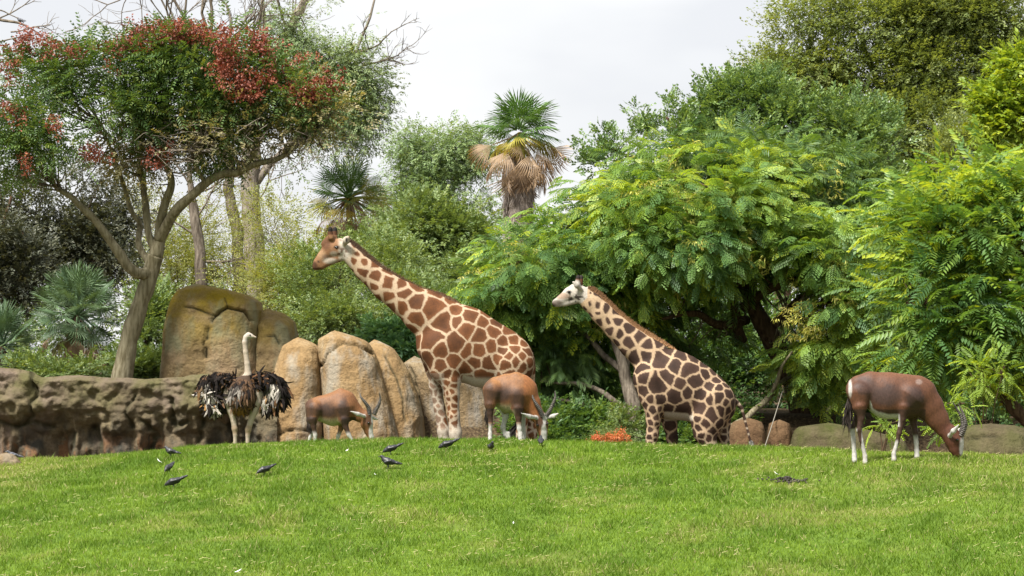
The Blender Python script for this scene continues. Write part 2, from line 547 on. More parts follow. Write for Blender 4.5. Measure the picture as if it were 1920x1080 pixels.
def straw_bits(N, seed):
    r = np.random.default_rng(seed)
    y = np.sqrt(r.uniform(25.0 ** 2, 36.5 ** 2, N)); x = r.uniform(-1, 1, N) * 0.196 * y
    p = np.stack([x, y, np.zeros(N)], 1)
    k = fbm(p * 1.3, 3, 51) + 0.25 * r.random(N) > 0.70
    x, y = x[k], y[k]; N = len(x)
    z = gh(x, y) + 0.035 + 0.02 * r.random(N)
    L = r.uniform(0.02, 0.065, N); a = r.uniform(0, 6.28, N); w = 0.0022
    d = np.stack([np.cos(a), np.sin(a), r.uniform(-0.15, 0.5, N)], 1) * L[:, None]
    s = np.stack([-np.sin(a), np.cos(a), np.full(N, 0.8)], 1) * w
    b0 = np.stack([x, y, z], 1)
    v = np.stack([b0 - s, b0 + s, b0 + d + s * 0.6, b0 + d - s * 0.6], 1).reshape(-1, 3)
    return v, np.arange(4 * N).reshape(-1, 4)
v, f = straw_bits(8000, 5)
tag(link("dry_straw", make_mesh("dry_straw", v, f, solid_mat("straw", (0.26, 0.25, 0.10, 1), (0.36, 0.32, 0.15, 1), 3.0), smooth=False)), "dry straw-coloured blades scattered over the green lawn", "straw", kind="stuff")

# ------------------------------------------------------------------ rocks
def rock_mat(name, c_lo, c_mid, c_hi, lichen=None, lich_amt=0.0, stain=0.0, scale=1.6, zl=None, streak=None):
    m, n, l = new_mat(name)
    o = n.new("ShaderNodeOutputMaterial")
    b = n.new("ShaderNodeBsdfPrincipled"); b.inputs['Roughness'].default_value = 0.92; b.inputs['Specular IOR Level'].default_value = 0.15
    tcx = n.new("ShaderNodeTexCoord")
    z1 = n.new("ShaderNodeTexNoise"); z1.inputs['Scale'].default_value = scale; z1.inputs['Detail'].default_value = 8.0; z1.inputs['Roughness'].default_value = 0.62
    l.new(tcx.outputs['Object'], z1.inputs['Vector'])
    r1 = ramp(n, [(0.28, c_lo), (0.5, c_mid), (0.72, c_hi)])
    l.new(z1.outputs[0], r1.inputs[0])
    col = r1.outputs[0]
    def mix(fac, c2, blend='MIX'):
        nonlocal col
        q = n.new("ShaderNodeMix"); q.data_type = 'RGBA'; q.blend_type = blend
        l.new(fac, q.inputs[0]); l.new(col, q.inputs[6])
        if isinstance(c2, tuple): q.inputs[7].default_value = c2
        else: l.new(c2, q.inputs[7])
        col = q.outputs[2]
    def noise(s, st=(1, 1, 1), det=5.0, lo=0.5, hi=0.65):
        mpx = n.new("ShaderNodeMapping"); mpx.inputs['Scale'].default_value = st
        l.new(tcx.outputs['Object'], mpx.inputs[0])
        z = n.new("ShaderNodeTexNoise"); z.inputs['Scale'].default_value = s; z.inputs['Detail'].default_value = det; z.inputs['Roughness'].default_value = 0.6
        l.new(mpx.outputs[0], z.inputs['Vector'])
        mr = n.new("ShaderNodeMapRange"); mr.inputs[1].default_value = lo; mr.inputs[2].default_value = hi
        l.new(z.outputs[0], mr.inputs[0])
        return mr.outputs[0]
    def mul(a_, k):
        q = n.new("ShaderNodeMath"); q.operation = 'MULTIPLY'
        l.new(a_, q.inputs[0])
        if isinstance(k, float): q.inputs[1].default_value = k
        else: l.new(k, q.inputs[1])
        return q.outputs[0]
    mix(mul(noise(22.0, lo=0.42, hi=0.66), 0.6), tuple(x * 0.55 for x in c_mid[:3]) + (1,))
    sx = n.new("ShaderNodeSeparateXYZ"); l.new(tcx.outputs['Object'], sx.inputs[0])
    def zr(lo, hi):
        mr = n.new("ShaderNodeMapRange"); mr.inputs[1].default_value = lo; mr.inputs[2].default_value = hi
        l.new(sx.outputs[2], mr.inputs[0]); return mr.outputs[0]
    if lichen:
        mix(mul(mul(noise(1.8, lo=0.36, hi=0.62), lich_amt), zr(*zl)), lichen)
    if streak:
        for col2, stx, lo, hi, z0, z1_, amt in streak:
            mix(mul(mul(noise(1.0, stx, 3.0, lo, hi), zr(z0, z1_)), amt), col2)
    at = n.new("ShaderNodeAttribute"); at.attribute_name = "crack"
    mix(mul(at.outputs['Fac'], 0.75), (0.045, 0.042, 0.022, 1))
    l.new(col, b.inputs['Base Color'])
    bp = n.new("ShaderNodeBump"); bp.inputs['Strength'].default_value = 0.9; bp.inputs['Distance'].default_value = 0.06
    zb = n.new("ShaderNodeTexNoise"); zb.inputs['Scale'].default_value = 11.0; zb.inputs['Detail'].default_value = 9.0; zb.inputs['Roughness'].default_value = 0.65
    l.new(tcx.outputs['Object'], zb.inputs['Vector'])
    l.new(zb.outputs[0], bp.inputs['Height']); l.new(bp.outputs[0], b.inputs['Normal'])
    l.new(b.outputs[0], o.inputs[0])
    return m

def seg_dist(px, py, line):
    d = np.full(len(px), 1e9)
    for (ax, ay), (bx, by) in zip(line[:-1], line[1:]):
        vx, vy = bx - ax, by - ay
        t = np.clip(((px - ax) * vx + (py - ay) * vy) / (vx * vx + vy * vy + 1e-9), 0, 1)
        d = np.minimum(d, np.hypot(px - ax - t * vx, py - ay - t * vy))
    return d

def boulder(name, label, rows, D, depth, mat, seed, cracks=(), res=0.034, amp=0.10, ex=2.6, group=None, dents=(), cat="boulder"):
    """a standing boulder: its outline rows (photo row, left, right) give height and width at distance D, depth its thickness in metres"""
    rows = sorted(rows)
    k = D / FPX
    zt, zb = P(0, rows[0][0], D)[2], P(0, rows[-1][0], D)[2]
    nz_ = max(12, int((zt - zb) / res)); na = max(48, int(2.6 * (max(r[2] - r[1] for r in rows) * k + depth) / res))
    s = np.linspace(0, 1, nz_)
    s = np.concatenate([[0.0005, 0.004], s[1:]])
    pyv = rows[0][0] + s * (rows[-1][0] - rows[0][0])
    rp = np.array([r[0] for r in rows]); xl = np.interp(pyv, rp, [r[1] for r in rows]); xr = np.interp(pyv, rp, [r[2] for r in rows])
    hw0 = 0.5 * (rows[0][2] - rows[0][1])
    top = np.clip((pyv - rows[0][0]) / (0.06 * (rows[-1][0] - rows[0][0])), 0.01, 1)
    cx, hw = 0.5 * (xl + xr), 0.5 * (xr - xl) * np.where(top < 1, np.sqrt(top) * 1.0, 1.0)
    dd = 0.5 * depth * np.interp(s, [0, 0.06, 0.2, 0.5, 1], [0.25, 0.5, 0.75, 0.95, 1.05])
    dd = dd * np.where(top < 1, np.sqrt(top), 1.0)
    a = np.linspace(0, 2 * np.pi, na, endpoint=False)
    ca, sa = np.cos(a), np.sin(a)
    e = 2.0 / ex
    ux, uy = np.sign(ca) * np.abs(ca) ** e, np.sign(sa) * np.abs(sa) ** e
    X = ((cx[:, None] - 960) + hw[:, None] * ux[None, :]) * k
    Y = D + depth * 0.3 + dd[:, None] * uy[None, :]
    Z = np.broadcast_to((CAM_Z + (HOR - pyv) * k)[:, None], X.shape)
    v = np.stack([X.ravel(), Y.ravel(), Z.ravel()], 1)
    nrm = np.stack([np.tile(ca, len(s)), np.tile(sa, len(s)), np.zeros(len(s) * na)], 1)
    nrm[:, 2] = np.repeat(np.interp(s, [0, 0.08, 0.3], [1.0, 0.7, 0.0]), na)
    nrm /= np.linalg.norm(nrm, axis=1, keepdims=True)
    nn = (fbm(v * 0.9, 4, seed) - 0.5) * amp * 2 + (np.abs(fbm(v * 2.2, 4, seed + 5) - 0.5) * -2 + 0.25) * amp * 0.7 + (fbm(v * 7, 4, seed + 8) - 0.5) * amp * 0.55 - np.exp(-(np.abs(fbm(v * [1.6, 1.6, 1.1], 3, seed + 11) - 0.5) / 0.014) ** 2) * 0.010 * sstep(0.5, 0.6, fbm(v * 0.8, 2, seed + 12))
    face = np.clip(0.3 + 0.7 * (-np.tile(sa, len(s))), 0.3, 1)
    v = v + nrm * (nn * face)[:, None]
    px, py = 960 + v[:, 0] / v[:, 1] * FPX, HOR - (v[:, 2] - CAM_Z) / v[:, 1] * FPX
    cr_ = np.zeros(len(v))
    fr = np.tile(sa, len(s)) < 0.2
    jx = (fbm(v * 3.0, 3, seed + 3) - 0.5) * 16
    for line, wpx, dep in cracks:
        d = seg_dist(px + jx, py + jx * 0.6, line)
        g = np.exp(-(d / wpx) ** 2) * fr
        v = v - nrm * (g * dep)[:, None]
        cr_ = np.maximum(cr_, np.exp(-(d / (wpx * 0.8)) ** 2) * fr)
    for (dx, dy, rx, ry, dep) in dents:
        g = np.exp(-(((px - dx) / rx) ** 2 + ((py - dy) / ry) ** 2)) * fr
        v = v - nrm * (g * dep)[:, None]
    i = np.arange(len(s) - 1)[:, None] * na; j = np.arange(na)[None, :]; j2 = (j + 1) % na
    f = np.stack([i + j, i + na + j, i + na + j2, i + j2], -1).reshape(-1, 4)
    tp = v[:na].mean(0) + [0, 0, 0.01]
    v = np.vstack([v, tp]); cr_ = np.append(cr_, 0)
    cap = np.stack([np.full(na, len(v) - 1), np.arange(na), (np.arange(na) + 1) % na], -1)
    base = np.array([(cx[-1] - 960) * k, D + depth * 0.3, v[:, 2].min()])
    o = link(name, make_mesh(name, v - base, [f, cap], mat, {"crack": cr_}), None, base)
    return tag(o, label, cat, group)

TAN = rock_mat("sandstone_tan", S(166, 132, 90), S(202, 168, 120), S(224, 198, 156), scale=1.1,
               streak=[((0.30, 0.29, 0.25, 1), (2.5, 2.5, 0.6), 0.50, 0.66, -0.5, 0.8, 0.6), ((0.27, 0.17, 0.10, 1), (3.0, 3.0, 0.5), 0.52, 0.70, 1.9, 0.3, 0.45)])
TAN2 = rock_mat("sandstone_grey", S(148, 126, 96), S(184, 158, 120), S(205, 186, 152), scale=1.3,
                streak=[((0.22, 0.21, 0.19, 1), (3, 3, 0.5), 0.48, 0.62, -0.5, 0.8, 0.6)])
LICH = rock_mat("sandstone_lichen", S(140, 120, 88), S(182, 156, 112), S(205, 180, 138), lichen=S(186, 160, 48), lich_amt=0.95, zl=(0.7, 1.75), scale=1.5,
                streak=[((0.20, 0.21, 0.13, 1), (2, 2, 0.8), 0.50, 0.64, 0.0, 0.5, 0.6), ((0.29, 0.20, 0.13, 1), (1.5, 1.5, 1), 0.50, 0.62, 1.2, 0.2, 0.6)])
GRN = rock_mat("mossy_rock", S(92, 82, 60), S(128, 116, 88), S(150, 138, 108), lichen=S(86, 96, 38), lich_amt=0.8, zl=(0.0, 0.8), scale=2.0)
BRN = rock_mat("brown_rock", S(104, 80, 58), S(140, 110, 80), S(165, 138, 104), scale=2.0)

G5 = 905
boulder("boulder", "tall yellow-lichened boulder with forked cracks, rising above the rock wall beside the leaning tree trunk",
        [(529, 348, 370), (535, 334, 395), (544, 326, 430), (554, 319, 464), (566, 314, 484), (582, 310, 487), (602, 306, 483), (626, 302, 480), (662, 299, 478), (706, 295, 488), (735, 292, 492)],
        51.6, 1.6, LICH, 3, amp=0.09, ex=3.2, res=0.02,
        cracks=[([(383, 668), (383, 645), (390, 620), (407, 594), (431, 579), (459, 584), (468, 600)], 2.4, 0.13), ([(340, 572), (362, 578), (384, 586), (405, 594)], 2.0, 0.05), ([(431, 579), (424, 560)], 1.5, 0.02)],
        dents=[(440, 640, 40, 60, -0.05)])
boulder("boulder", "rounded olive-tan boulder leaning on the right side of the yellow-lichened boulder",
        [(577, 489, 506), (583, 480, 522), (592, 475, 537), (603, 471, 550), (626, 468, 555), (652, 466, 557), (700, 462, 562), (735, 458, 566)],
        51.8, 1.5, LICH, 13, amp=0.10, cracks=[([(478, 600), (470, 640), (462, 690)], 2.0, 0.08), ([(497, 632), (515, 630), (524, 645)], 1.8, 0.05)])
boulder("boulder", "smooth tan boulder with a narrow rounded top, standing behind the ostrich",
        [(632, 540, 570), (637, 531, 583), (645, 527, 591), (655, 523, 595), (672, 517, 598), (702, 508, 601), (742, 494, 603), (782, 483, 605), (830, 473, 607), (G5, 466, 610)],
        49.4, 1.7, TAN, 23, amp=0.085, ex=2.4, cracks=[([(498, 826), (530, 815), (552, 806), (580, 808)], 1.8, 0.06)])
boulder("boulder", "broad tan boulder with a curved crack below its top, behind the smallest antelope",
        [(619, 608, 640), (624, 600, 656), (632, 595, 674), (644, 593, 690), (662, 593, 702), (690, 596, 712), (720, 599, 722), (760, 601, 732), (800, 602, 742), (840, 604, 750), (G5, 604, 756)],
        49.4, 1.8, TAN, 33, amp=0.085, ex=2.7, cracks=[([(597, 688), (603, 684), (611, 664), (620, 654), (641, 642), (668, 645), (699, 662)], 2.0, 0.09)])
boulder("boulder", "sloping tan boulder leaning against the broad cracked boulder, left of the tall giraffe's front legs",
        [(637, 684, 716), (641, 680, 724), (650, 676, 733), (662, 674, 742), (700, 676, 768), (742, 684, 783), (782, 692, 792), (826, 700, 796), (G5, 704, 800)],
        50.0, 1.6, TAN, 43, amp=0.085, ex=2.5, cracks=[([(722, 668), (748, 720), (758, 760), (762, 790)], 2.5, 0.03)])
boulder("boulder", "low greyish tan boulder behind the tall giraffe's front legs",
        [(669, 768, 784), (673, 757, 798), (682, 753, 818), (700, 758, 850), (722, 766, 905), (760, 778, 936), (800, 786, 942), (840, 788, 945), (G5, 786, 948)],
        51.0, 1.5, TAN2, 53, amp=0.07, ex=2.6, cracks=[([(772, 690), (782, 730), (786, 770)], 2.0, 0.05), ([(784, 768), (786, 806)], 3.0, 0.03)])
boulder("boulder", "flat-topped mossy boulder beside the dark brown antelope's lowered head",
        [(795, 1838, 1898), (799, 1822, 1918), (806, 1813, 1934), (820, 1808, 1946), (850, 1804, 1952), (890, 1800, 1955)], 40.0, 1.5, GRN, 63, amp=0.10, cracks=[([(1815, 826), (1850, 818), (1880, 822)], 2.5, 0.06)])
boulder("boulder", "brown boulder in the shade behind the smaller giraffe's hanging tail",
        [(784, 1390, 1424), (789, 1380, 1430), (798, 1372, 1436), (815, 1367, 1440), (850, 1362, 1443), (G5, 1358, 1446)], 48.6, 1.2, BRN, 73, amp=0.085)
boulder("boulder", "small brown rock half hidden behind the fallen branch in the shade",
        [(788, 1452, 1476), (793, 1446, 1482), (805, 1443, 1486), (850, 1440, 1490), (G5, 1438, 1492)], 49.2, 1.0, BRN, 83, amp=0.085)
boulder("boulder", "long mossy ledge rock under the trees, left of the dark brown antelope",
        [(794, 1530, 1585), (799, 1505, 1600), (808, 1494, 1640), (825, 1488, 1700), (850, 1480, 1712), (G5, 1478, 1715)], 48.8, 1.3, GRN, 93, amp=0.10)
boulder("boulder", "pale grey rock at the lawn edge in front of the rock wall",
        [(850, 2, 16), (854, -8, 24), (860, -14, 30), (868, -18, 36), (882, -20, 40)], 37.2, 0.35, TAN2, 103, res=0.012, amp=0.05, cat="rock")

def rock_wall():
    x0, x1 = -220, 520
    D = 49.0
    nx, nt = 330, 100
    px = np.linspace(x0, x1, nx)
    topy = np.interp(px, [-220, -60, 0, 30, 55, 75, 110, 160, 220, 300, 345, 380, 420, 450, 480, 520], [690, 686, 686, 690, 694, 704, 706, 703, 706, 709, 706, 699, 702, 712, 735, 780])
    t = np.linspace(0, 1, nt)
    V = []
    for i, q in enumerate(px):
        zt = P(q, topy[i], D)[2]
        zb = 0.0
        # profile: back edge -> top -> rounded lip -> overhang -> recessed lower face
        prof_y = np.interp(t, [0, 0.10, 0.16, 0.24, 0.48, 0.60, 0.70, 1.0], [1.6, 0.35, 0.05, -0.12, -0.16, 0.02, 0.16, 0.10])
        prof_z = np.interp(t, [0, 0.10, 0.16, 0.24, 0.48, 0.60, 0.70, 1.0], [zt - 0.18, zt - 0.02, zt - 0.01, zt - 0.10, zt - 0.62, zt - 0.90, zt - 1.1, zb])
        xx = (q - 960) / FPX * D
        V.append(np.stack([np.full(nt, xx), D + prof_y, prof_z], 1))
    v = np.concatenate(V)
    lower = np.tile(sstep(0.42, 0.62, t), nx)
    topm = np.tile(sstep(0.14, 0.26, t), nx)
    big = fbm(v * [1.1, 0, 0.9], 4, 7) - 0.5
    rid = np.abs(fbm(v * [1.8, 0, 2.2], 4, 8) - 0.5) * 2
    col_ = np.abs(fbm(v * [2.4, 0, 0.35], 3, 12) - 0.5) * 2
    dy = -0.55 * big * (0.5 + 0.5 * topm) + 0.30 * (0.3 - rid) * topm - lower * 0.50 * (0.28 - col_) - 0.10 * (fbm(v * [7, 0, 7], 4, 15) - 0.5)
    v[:, 1] += dy * np.tile(np.interp(t, [0, 0.1, 0.2, 1], [0.2, 0.7, 1, 1]), nx)
    v[:, 2] += 0.10 * (fbm(v * [2.2, 0.5, 0], 3, 14) - 0.5) * np.tile(np.interp(t, [0, 0.3, 1], [1, 1, 0]), nx)
    ppx = 960 + v[:, 0] / v[:, 1] * FPX; ppy = HOR - (v[:, 2] - CAM_Z) / v[:, 1] * FPX
    cr_ = np.zeros(len(v))
    for line, w, dep in [([(60, 700), (66, 730), (58, 780), (30, 800)], 4, 0.12), ([(250, 745), (235, 775), (250, 800)], 4, 0.08), ([(325, 748), (318, 780), (330, 800), (345, 790)], 5, 0.15),
                         ([(180, 800), (188, 830), (180, 870)], 4, 0.10), ([(140, 812), (132, 850), (138, 880)], 4, 0.10), ([(372, 740), (378, 790), (376, 830)], 4, 0.10), ([(265, 790), (290, 810), (282, 850)], 5, 0.10),
                         ([(0, 790), (30, 800), (60, 790), (100, 800)], 4, 0.08), ([(440, 730), (430, 780), (436, 830)], 5, 0.12)]:
        d = seg_dist(ppx + (fbm(v * 4, 2, 3) - .5) * 22, ppy, line)
        g = np.exp(-(d / w) ** 2)
        v[:, 1] += g * dep; cr_ = np.maximum(cr_, g)
    i = np.arange(nx - 1)[:, None] * nt; j = np.arange(nt - 1)[None, :]
    f = np.stack([i + j, i + j + 1, i + nt + j + 1, i + nt + j], -1).reshape(-1, 4)
    base = np.array([P(150, 0, D)[0], D + 0.3, 0.1])
    m = rock_mat("rock_wall_stone", S(104, 92, 76), S(148, 132, 106), S(182, 162, 130), lichen=S(118, 118, 72), lich_amt=0.8, zl=(1.1, 2.1), scale=1.7,
                 streak=[((0.17, 0.125, 0.105, 1), (1.2, 1.2, 1.0), 0.50, 0.62, 0.0, 1.0, 0.5), ((0.17, 0.085, 0.04, 1), (2.4, 2.4, 0.22), 0.55, 0.60, 1.25, 1.0, 0.8), ((0.040, 0.040, 0.032, 1), (2.6, 2.6, 0.9), 0.44, 0.58, 1.75, 1.0, 0.9)])
    o = link("rock_wall", make_mesh("rock_wall", v - base, f, m, {"crack": cr_}), None, base)
    tag(o, "long low rugged rock wall with rusty streaks behind the ostrich", "rock wall")
    o["kind"] = "thing"
rock_wall()

# ------------------------------------------------------------------ animals
def sphere(c, r, n=10, m=7, scale=(1, 1, 1)):
    th = np.linspace(0, np.pi, m)[:, None]; ph = np.linspace(0, 2 * np.pi, n, endpoint=False)[None, :]
    v = np.stack([np.sin(th) * np.cos(ph), np.sin(th) * np.sin(ph), np.cos(th) * np.ones_like(ph)], -1).reshape(-1, 3) * np.array(scale) * r + np.array(c)
    i = np.arange(m - 1)[:, None] * n; j = np.arange(n)[None, :]; j2 = (j + 1) % n
    return v, np.stack([i + j, i + n + j, i + n + j2, i + j2], -1).reshape(-1, 4)

EYE = solid_mat("dark_eye", (0.012, 0.009, 0.007, 1), rough=0.12, spec=0.6)
HORN = solid_mat("ringed_dark_horn", (0.030, 0.026, 0.022, 1), (0.085, 0.075, 0.062, 1), 30.0, rough=0.5)
GCOAT = coat_mat("giraffe_hide", amount=0.22, nscale=45)
ACOAT = coat_mat("antelope_hide", amount=0.28, nscale=55, rough=0.6, spec=0.3, stretch=(1, 1, 0.5))
HAIR = coat_mat("coarse_hair", amount=0.3, nscale=40, rough=0.7)

def px_of(v):
    return 960 + v[:, 0] / v[:, 1] * FPX, HOR - (v[:, 2] - CAM_Z) / v[:, 1] * FPX

class Animal:
    """traces joints given in photo pixels at the animal's distance; dy is the offset in metres away from the camera"""
    def __init__(s, D, lo_px, hi_px, h, ground_y=None, half=0.75):
        s.D, s.k = D, D / FPX
        a, b = P(lo_px[0], hi_px[1], D), P(hi_px[0], lo_px[1], D)
        s.body = Body((a[0], D - half, a[2]), (b[0], D + half, b[2]), h)
    def pt(s, q):
        p = P(q[0], q[1], s.D)
        # keep the photo position while moving away from the plane
        dy = q[2] if len(q) > 3 else 0.0
        p = P(q[0], q[1], s.D + dy)
        return (p[0], p[1], p[2], q[-1] * s.k)
    def chain(s, pts, sy=1.0, k=0.04):
        s.body.chain([s.pt(q) for q in pts], sy, k)
    thin = 1.0
    def leg(s, pts, k=0.03, hoof=1.25):
        """pts: visible joints; the last entry is the photo column of the hoof and the radius there; the hoof stands on the ground"""
        q = [s.pt(p) for p in pts[:-1]]
        q = [q[0]] + [(*p[:3], p[3] * s.thin) for p in q[1:]]
        fx, dy, r = pts[-1]
        r *= s.thin
        D = s.D + dy
        x = (fx - 960) / FPX * D
        gz = float(gh(x, D))
        r *= s.k
        q.append((x, D, gz + 0.10, r))
        s.body.chain(q, 1.0, k)
        s.body.cone((x, D, gz + 0.09), (x - 0.0, D - 0.01, gz + r * hoof - 0.01), r, r * hoof, 1.0, 0.02)
        return x, D, gz

def strip_hair(pts, up, length, width, N, seed, lean=0.3):
    """hair blades along a line: pts (n,3), up (n,3)"""
    r = np.random.default_rng(seed)
    t = r.uniform(0, len(pts) - 1.001, N)
    i = t.astype(int); f = (t - i)[:, None]
    p = pts[i] * (1 - f) + pts[i + 1] * f
    u = up[i] * (1 - f) + up[i + 1] * f
    T = pts[i + 1] - pts[i]; T /= np.linalg.norm(T, axis=1, keepdims=True) + 1e-9
    L = length * (r.uniform(0.6, 1.15, N) * np.interp(t / (len(pts) - 1), [0, 0.06, 0.7, 1], [0.5, 1, 0.9, 0.12]))[:, None]
    tip = p + u * L + T * L * r.uniform(-lean, lean, N)[:, None] + r.normal(0, 0.01, (N, 3))
    p = p + r.normal(0, 0.012, (N, 3)) * [1, 1, 0.3] - u * 0.02
    w = T * width
    v = np.stack([p - w, p + w, tip], 1).reshape(-1, 3)
    return v, np.arange(3 * N).reshape(-1, 3)

def giraffe_coat(v, Q, regions, seed, line, edge_noise=0.034):
    """patch pattern: blue-noise seeds on the hide with a locally varying spacing; regions -> spacing per vertex"""
    r = np.random.default_rng(seed)
    R = regions * (0.72 + 0.62 * vnoise(v * 5.5, seed + 40))
    w = v + edge_noise * np.stack([fbm(v * 8, 3, seed + i) - 0.5 for i in range(3)], 1) * 2
    order = r.permutation(len(v))[:9000]
    seeds = []; sr = []
    S_ = np.zeros((0, 3)); SR = np.zeros(0)
    for i in order:
        if len(S_):
            d = np.sqrt(((S_ - v[i]) ** 2).sum(1))
            if (d < 0.5 * (SR + R[i])).any(): continue
        S_ = np.vstack([S_, v[i]]); SR = np.append(SR, R[i])
    d1 = np.full(len(v), 1e9); d2 = np.full(len(v), 1e9); own = np.zeros(len(v), int)
    for j in range(len(S_)):
        d = np.sqrt(((w - S_[j]) ** 2).sum(1)) / SR[j]
        c = d < d1
        d2 = np.where(c, d1, np.minimum(d2, d)); own = np.where(c, j, own); d1 = np.where(c, d, d1)
    e = (d2 - d1) * 0.5 * R                         # metres to the patch border
    return sstep(line * 0.55, line * 1.05, e), own, len(S_), e

def giraffe(name, label, D, cfg):
    A = Animal(D, cfg['lo'], cfg['hi'], 0.0175)
    cfg['build'](A)
    v, Q = A.body.mesh(1)
    px, py = px_of(v)
    N = vnormals(v, Q)
    R, line, white, brown = cfg['paint'](v, px, py, N)
    m, own, n, e = giraffe_coat(v, Q, R, cfg['seed'], line)
    r = np.random.default_rng(cfg['seed'])
    base, patch, wht = cfg['cols']
    tone = r.uniform(0.78, 1.2, n)[own][:, None]
    inner = 1 - 0.55 * sstep(0.02, 0.10, e)[:, None] * (fbm(v * 9, 2, 4)[:, None])
    cb = base * (1 - white[:, None]) + wht * white[:, None]
    m = m * (1 - sstep(0.45, 0.95, white))
    c = cb * (1 - m[:, None]) + patch * tone * inner * m[:, None]
    c = cfg['face'](c, v, px, py, N)
    x, y = (cfg['root'] - 960) / FPX * D, D
    root = thing(name, label, "giraffe", (x, y, float(gh(x, y))))
    part("body", root, v, Q, GCOAT, {"Col": c})
    cfg['extra'](root, A)
    return root

def mane(root, A, line, cols, seed, length=0.075, N=1500):
    p = catmull([A.pt((*q, 0.0, 1))[:3] for q in line], 8)
    T = np.gradient(p, axis=0)
    up = np.stack([T[:, 2] * -1, np.zeros(len(p)), T[:, 0]], 1)
    up /= np.linalg.norm(up, axis=1, keepdims=True)
    up *= np.where(up[:, 2] < 0, -1, 1)[:, None]
    v, f = strip_hair(p, up, length, 0.011, N, seed)
    r = np.random.default_rng(seed)
    c = np.repeat(np.array(cols[0]) + (np.array(cols[1]) - np.array(cols[0])) * r.random(N)[:, None], 3, 0)
    return part("mane", root, v, f, HAIR, {"Col": c}, smooth=False, kind="stuff")

def tuft(root, A, p0, p1, col, seed, length=0.2, N=260, spread=0.05, name="tail_tuft"):
    a, b = np.array(A.pt((*p0, 1))[:3]), np.array(A.pt((*p1, 1))[:3])
    r = np.random.default_rng(seed)
    t = r.random(N)[:, None]
    s = a + (b - a) * t * 0.5 + r.normal(0, 0.006, (N, 3))
    d = (b - a) / np.linalg.norm(b - a)
    e = s + d * length * r.uniform(0.6, 1.1, N)[:, None] + r.normal(0, spread, (N, 3))
    w = np.cross(d, r.normal(0, 1, (N, 3))); w = w / np.linalg.norm(w, axis=1, keepdims=True) * 0.007
    m_ = 0.5 * (s + e) + r.normal(0, spread * 0.3, (N, 3))
    v = np.stack([s - w, s + w, m_ + w, e, m_ - w], 1).reshape(-1, 3)
    i = np.arange(N)[:, None] * 5
    f4 = i + np.array([0, 1, 2, 4]); f3 = i + np.array([4, 2, 3])
    c = np.repeat(np.array(col) * r.uniform(0.6, 1.5, N)[:, None], 5, 0)
    return part(name, root, v, [f3, f4], HAIR, {"Col": c}, smooth=False, kind="stuff")

# ---- the tall giraffe
def g1_build(A):
    c = A.chain
    c([(648, 468, 16), (686, 507, 20), (724, 538, 26), (762, 563, 32), (796, 586, 42), (826, 606, 48)], 0.62, 0.05)
    c([(836, 642, 56), (868, 645, 69), (910, 664, 62), (948, 676, 50), (958, 684, 45)], 0.60, 0.09)
    c([(812, 652, 22), (826, 690, 22)], 1.0, 0.08)
    c([(862, 585, 14), (905, 612, 16), (950, 638, 18), (975, 660, 18)], 1.0, 0.08)
    # head
    c([(637, 465, 18.5), (620, 468, 16), (606, 482, 11.5), (597, 493, 10)], 0.68, 0.02)
    c([(640, 481, 9), (616, 489, 9), (602, 498, 8)], 0.75, 0.02)
    c([(594, 497, 8), (593, 500, 7.5)], 0.8, 0.015)
    c([(619, 452, 11), (612, 458, 10)], 0.7, 0.02)
    for s in (-1, 1):
        c([(624 + 3 * s, 446, 0.07 * s, 6), (623 + 4 * s, 436, 0.075 * s, 4.6), (624 + 4.5 * s, 429.5, 0.08 * s, 4.4)], 1.0, 0.012)
    c([(645, 458, -0.10, 4.5), (650, 450, -0.19, 7.4), (654, 444, -0.24, 2.6)], 0.6, 0.012)
    c([(646, 459, 0.10, 5), (651, 451, 0.2, 5.5), (654, 446, 0.25, 2.5)], 0.6, 0.012)
    # legs
    A.chain([(826, 655, -0.16, 40), (836, 690, -0.20, 30), (845, 715, -0.21, 19)], 0.7, 0.07)
    A.leg([(845, 715, -0.21, 18), (848, 740, -0.21, 13.5), (851, 780, -0.21, 10.8), (854, 812, -0.21, 11.5), (855, 834, -0.21, 11.5), (856, 856, -0.21, 7.5), (857, 892, -0.21, 7), (857, -0.22, 8)], 0.05)
    A.chain([(815, 660, 0.16, 30), (818, 690, 0.2, 22)], 0.7, 0.07)
    A.leg([(818, 690, 0.20, 18), (817, 725, 0.20, 12), (824, 765, 0.20, 10.3), (832, 808, 0.20, 11.5), (834, 832, 0.2, 11.5), (835, 856, 0.2, 7.5), (836, 892, 0.2, 7), (836, 0.2, 8)], 0.05)
    A.chain([(962, 684, -0.16, 40), (962, 722, -0.19, 27), (970, 752, -0.19, 15)], 0.7, 0.08)
    A.leg([(970, 752, -0.19, 15), (980, 790, -0.19, 9.5), (978, 812, -0.19, 10), (972, 850, -0.19, 7), (970, 890, -0.19, 6.5), (969, -0.19, 8)], 0.04)
    A.chain([(962, 690, 0.16, 38), (978, 730, 0.19, 22), (992, 760, 0.19, 13)], 0.7, 0.08)
    A.leg([(992, 760, 0.19, 13), (1000, 795, 0.19, 9.5), (997, 815, 0.19, 10), (993, 850, 0.19, 7), (992, 890, 0.19, 6.5), (992, 0.19, 8)], 0.04)
    A.chain([(990, 664, 5), (1000, 690, 4), (1000, 725, 3), (992, 760, 0.05, 2.5), (978, 785, 0.05, 2.3)], 1.0, 0.03)

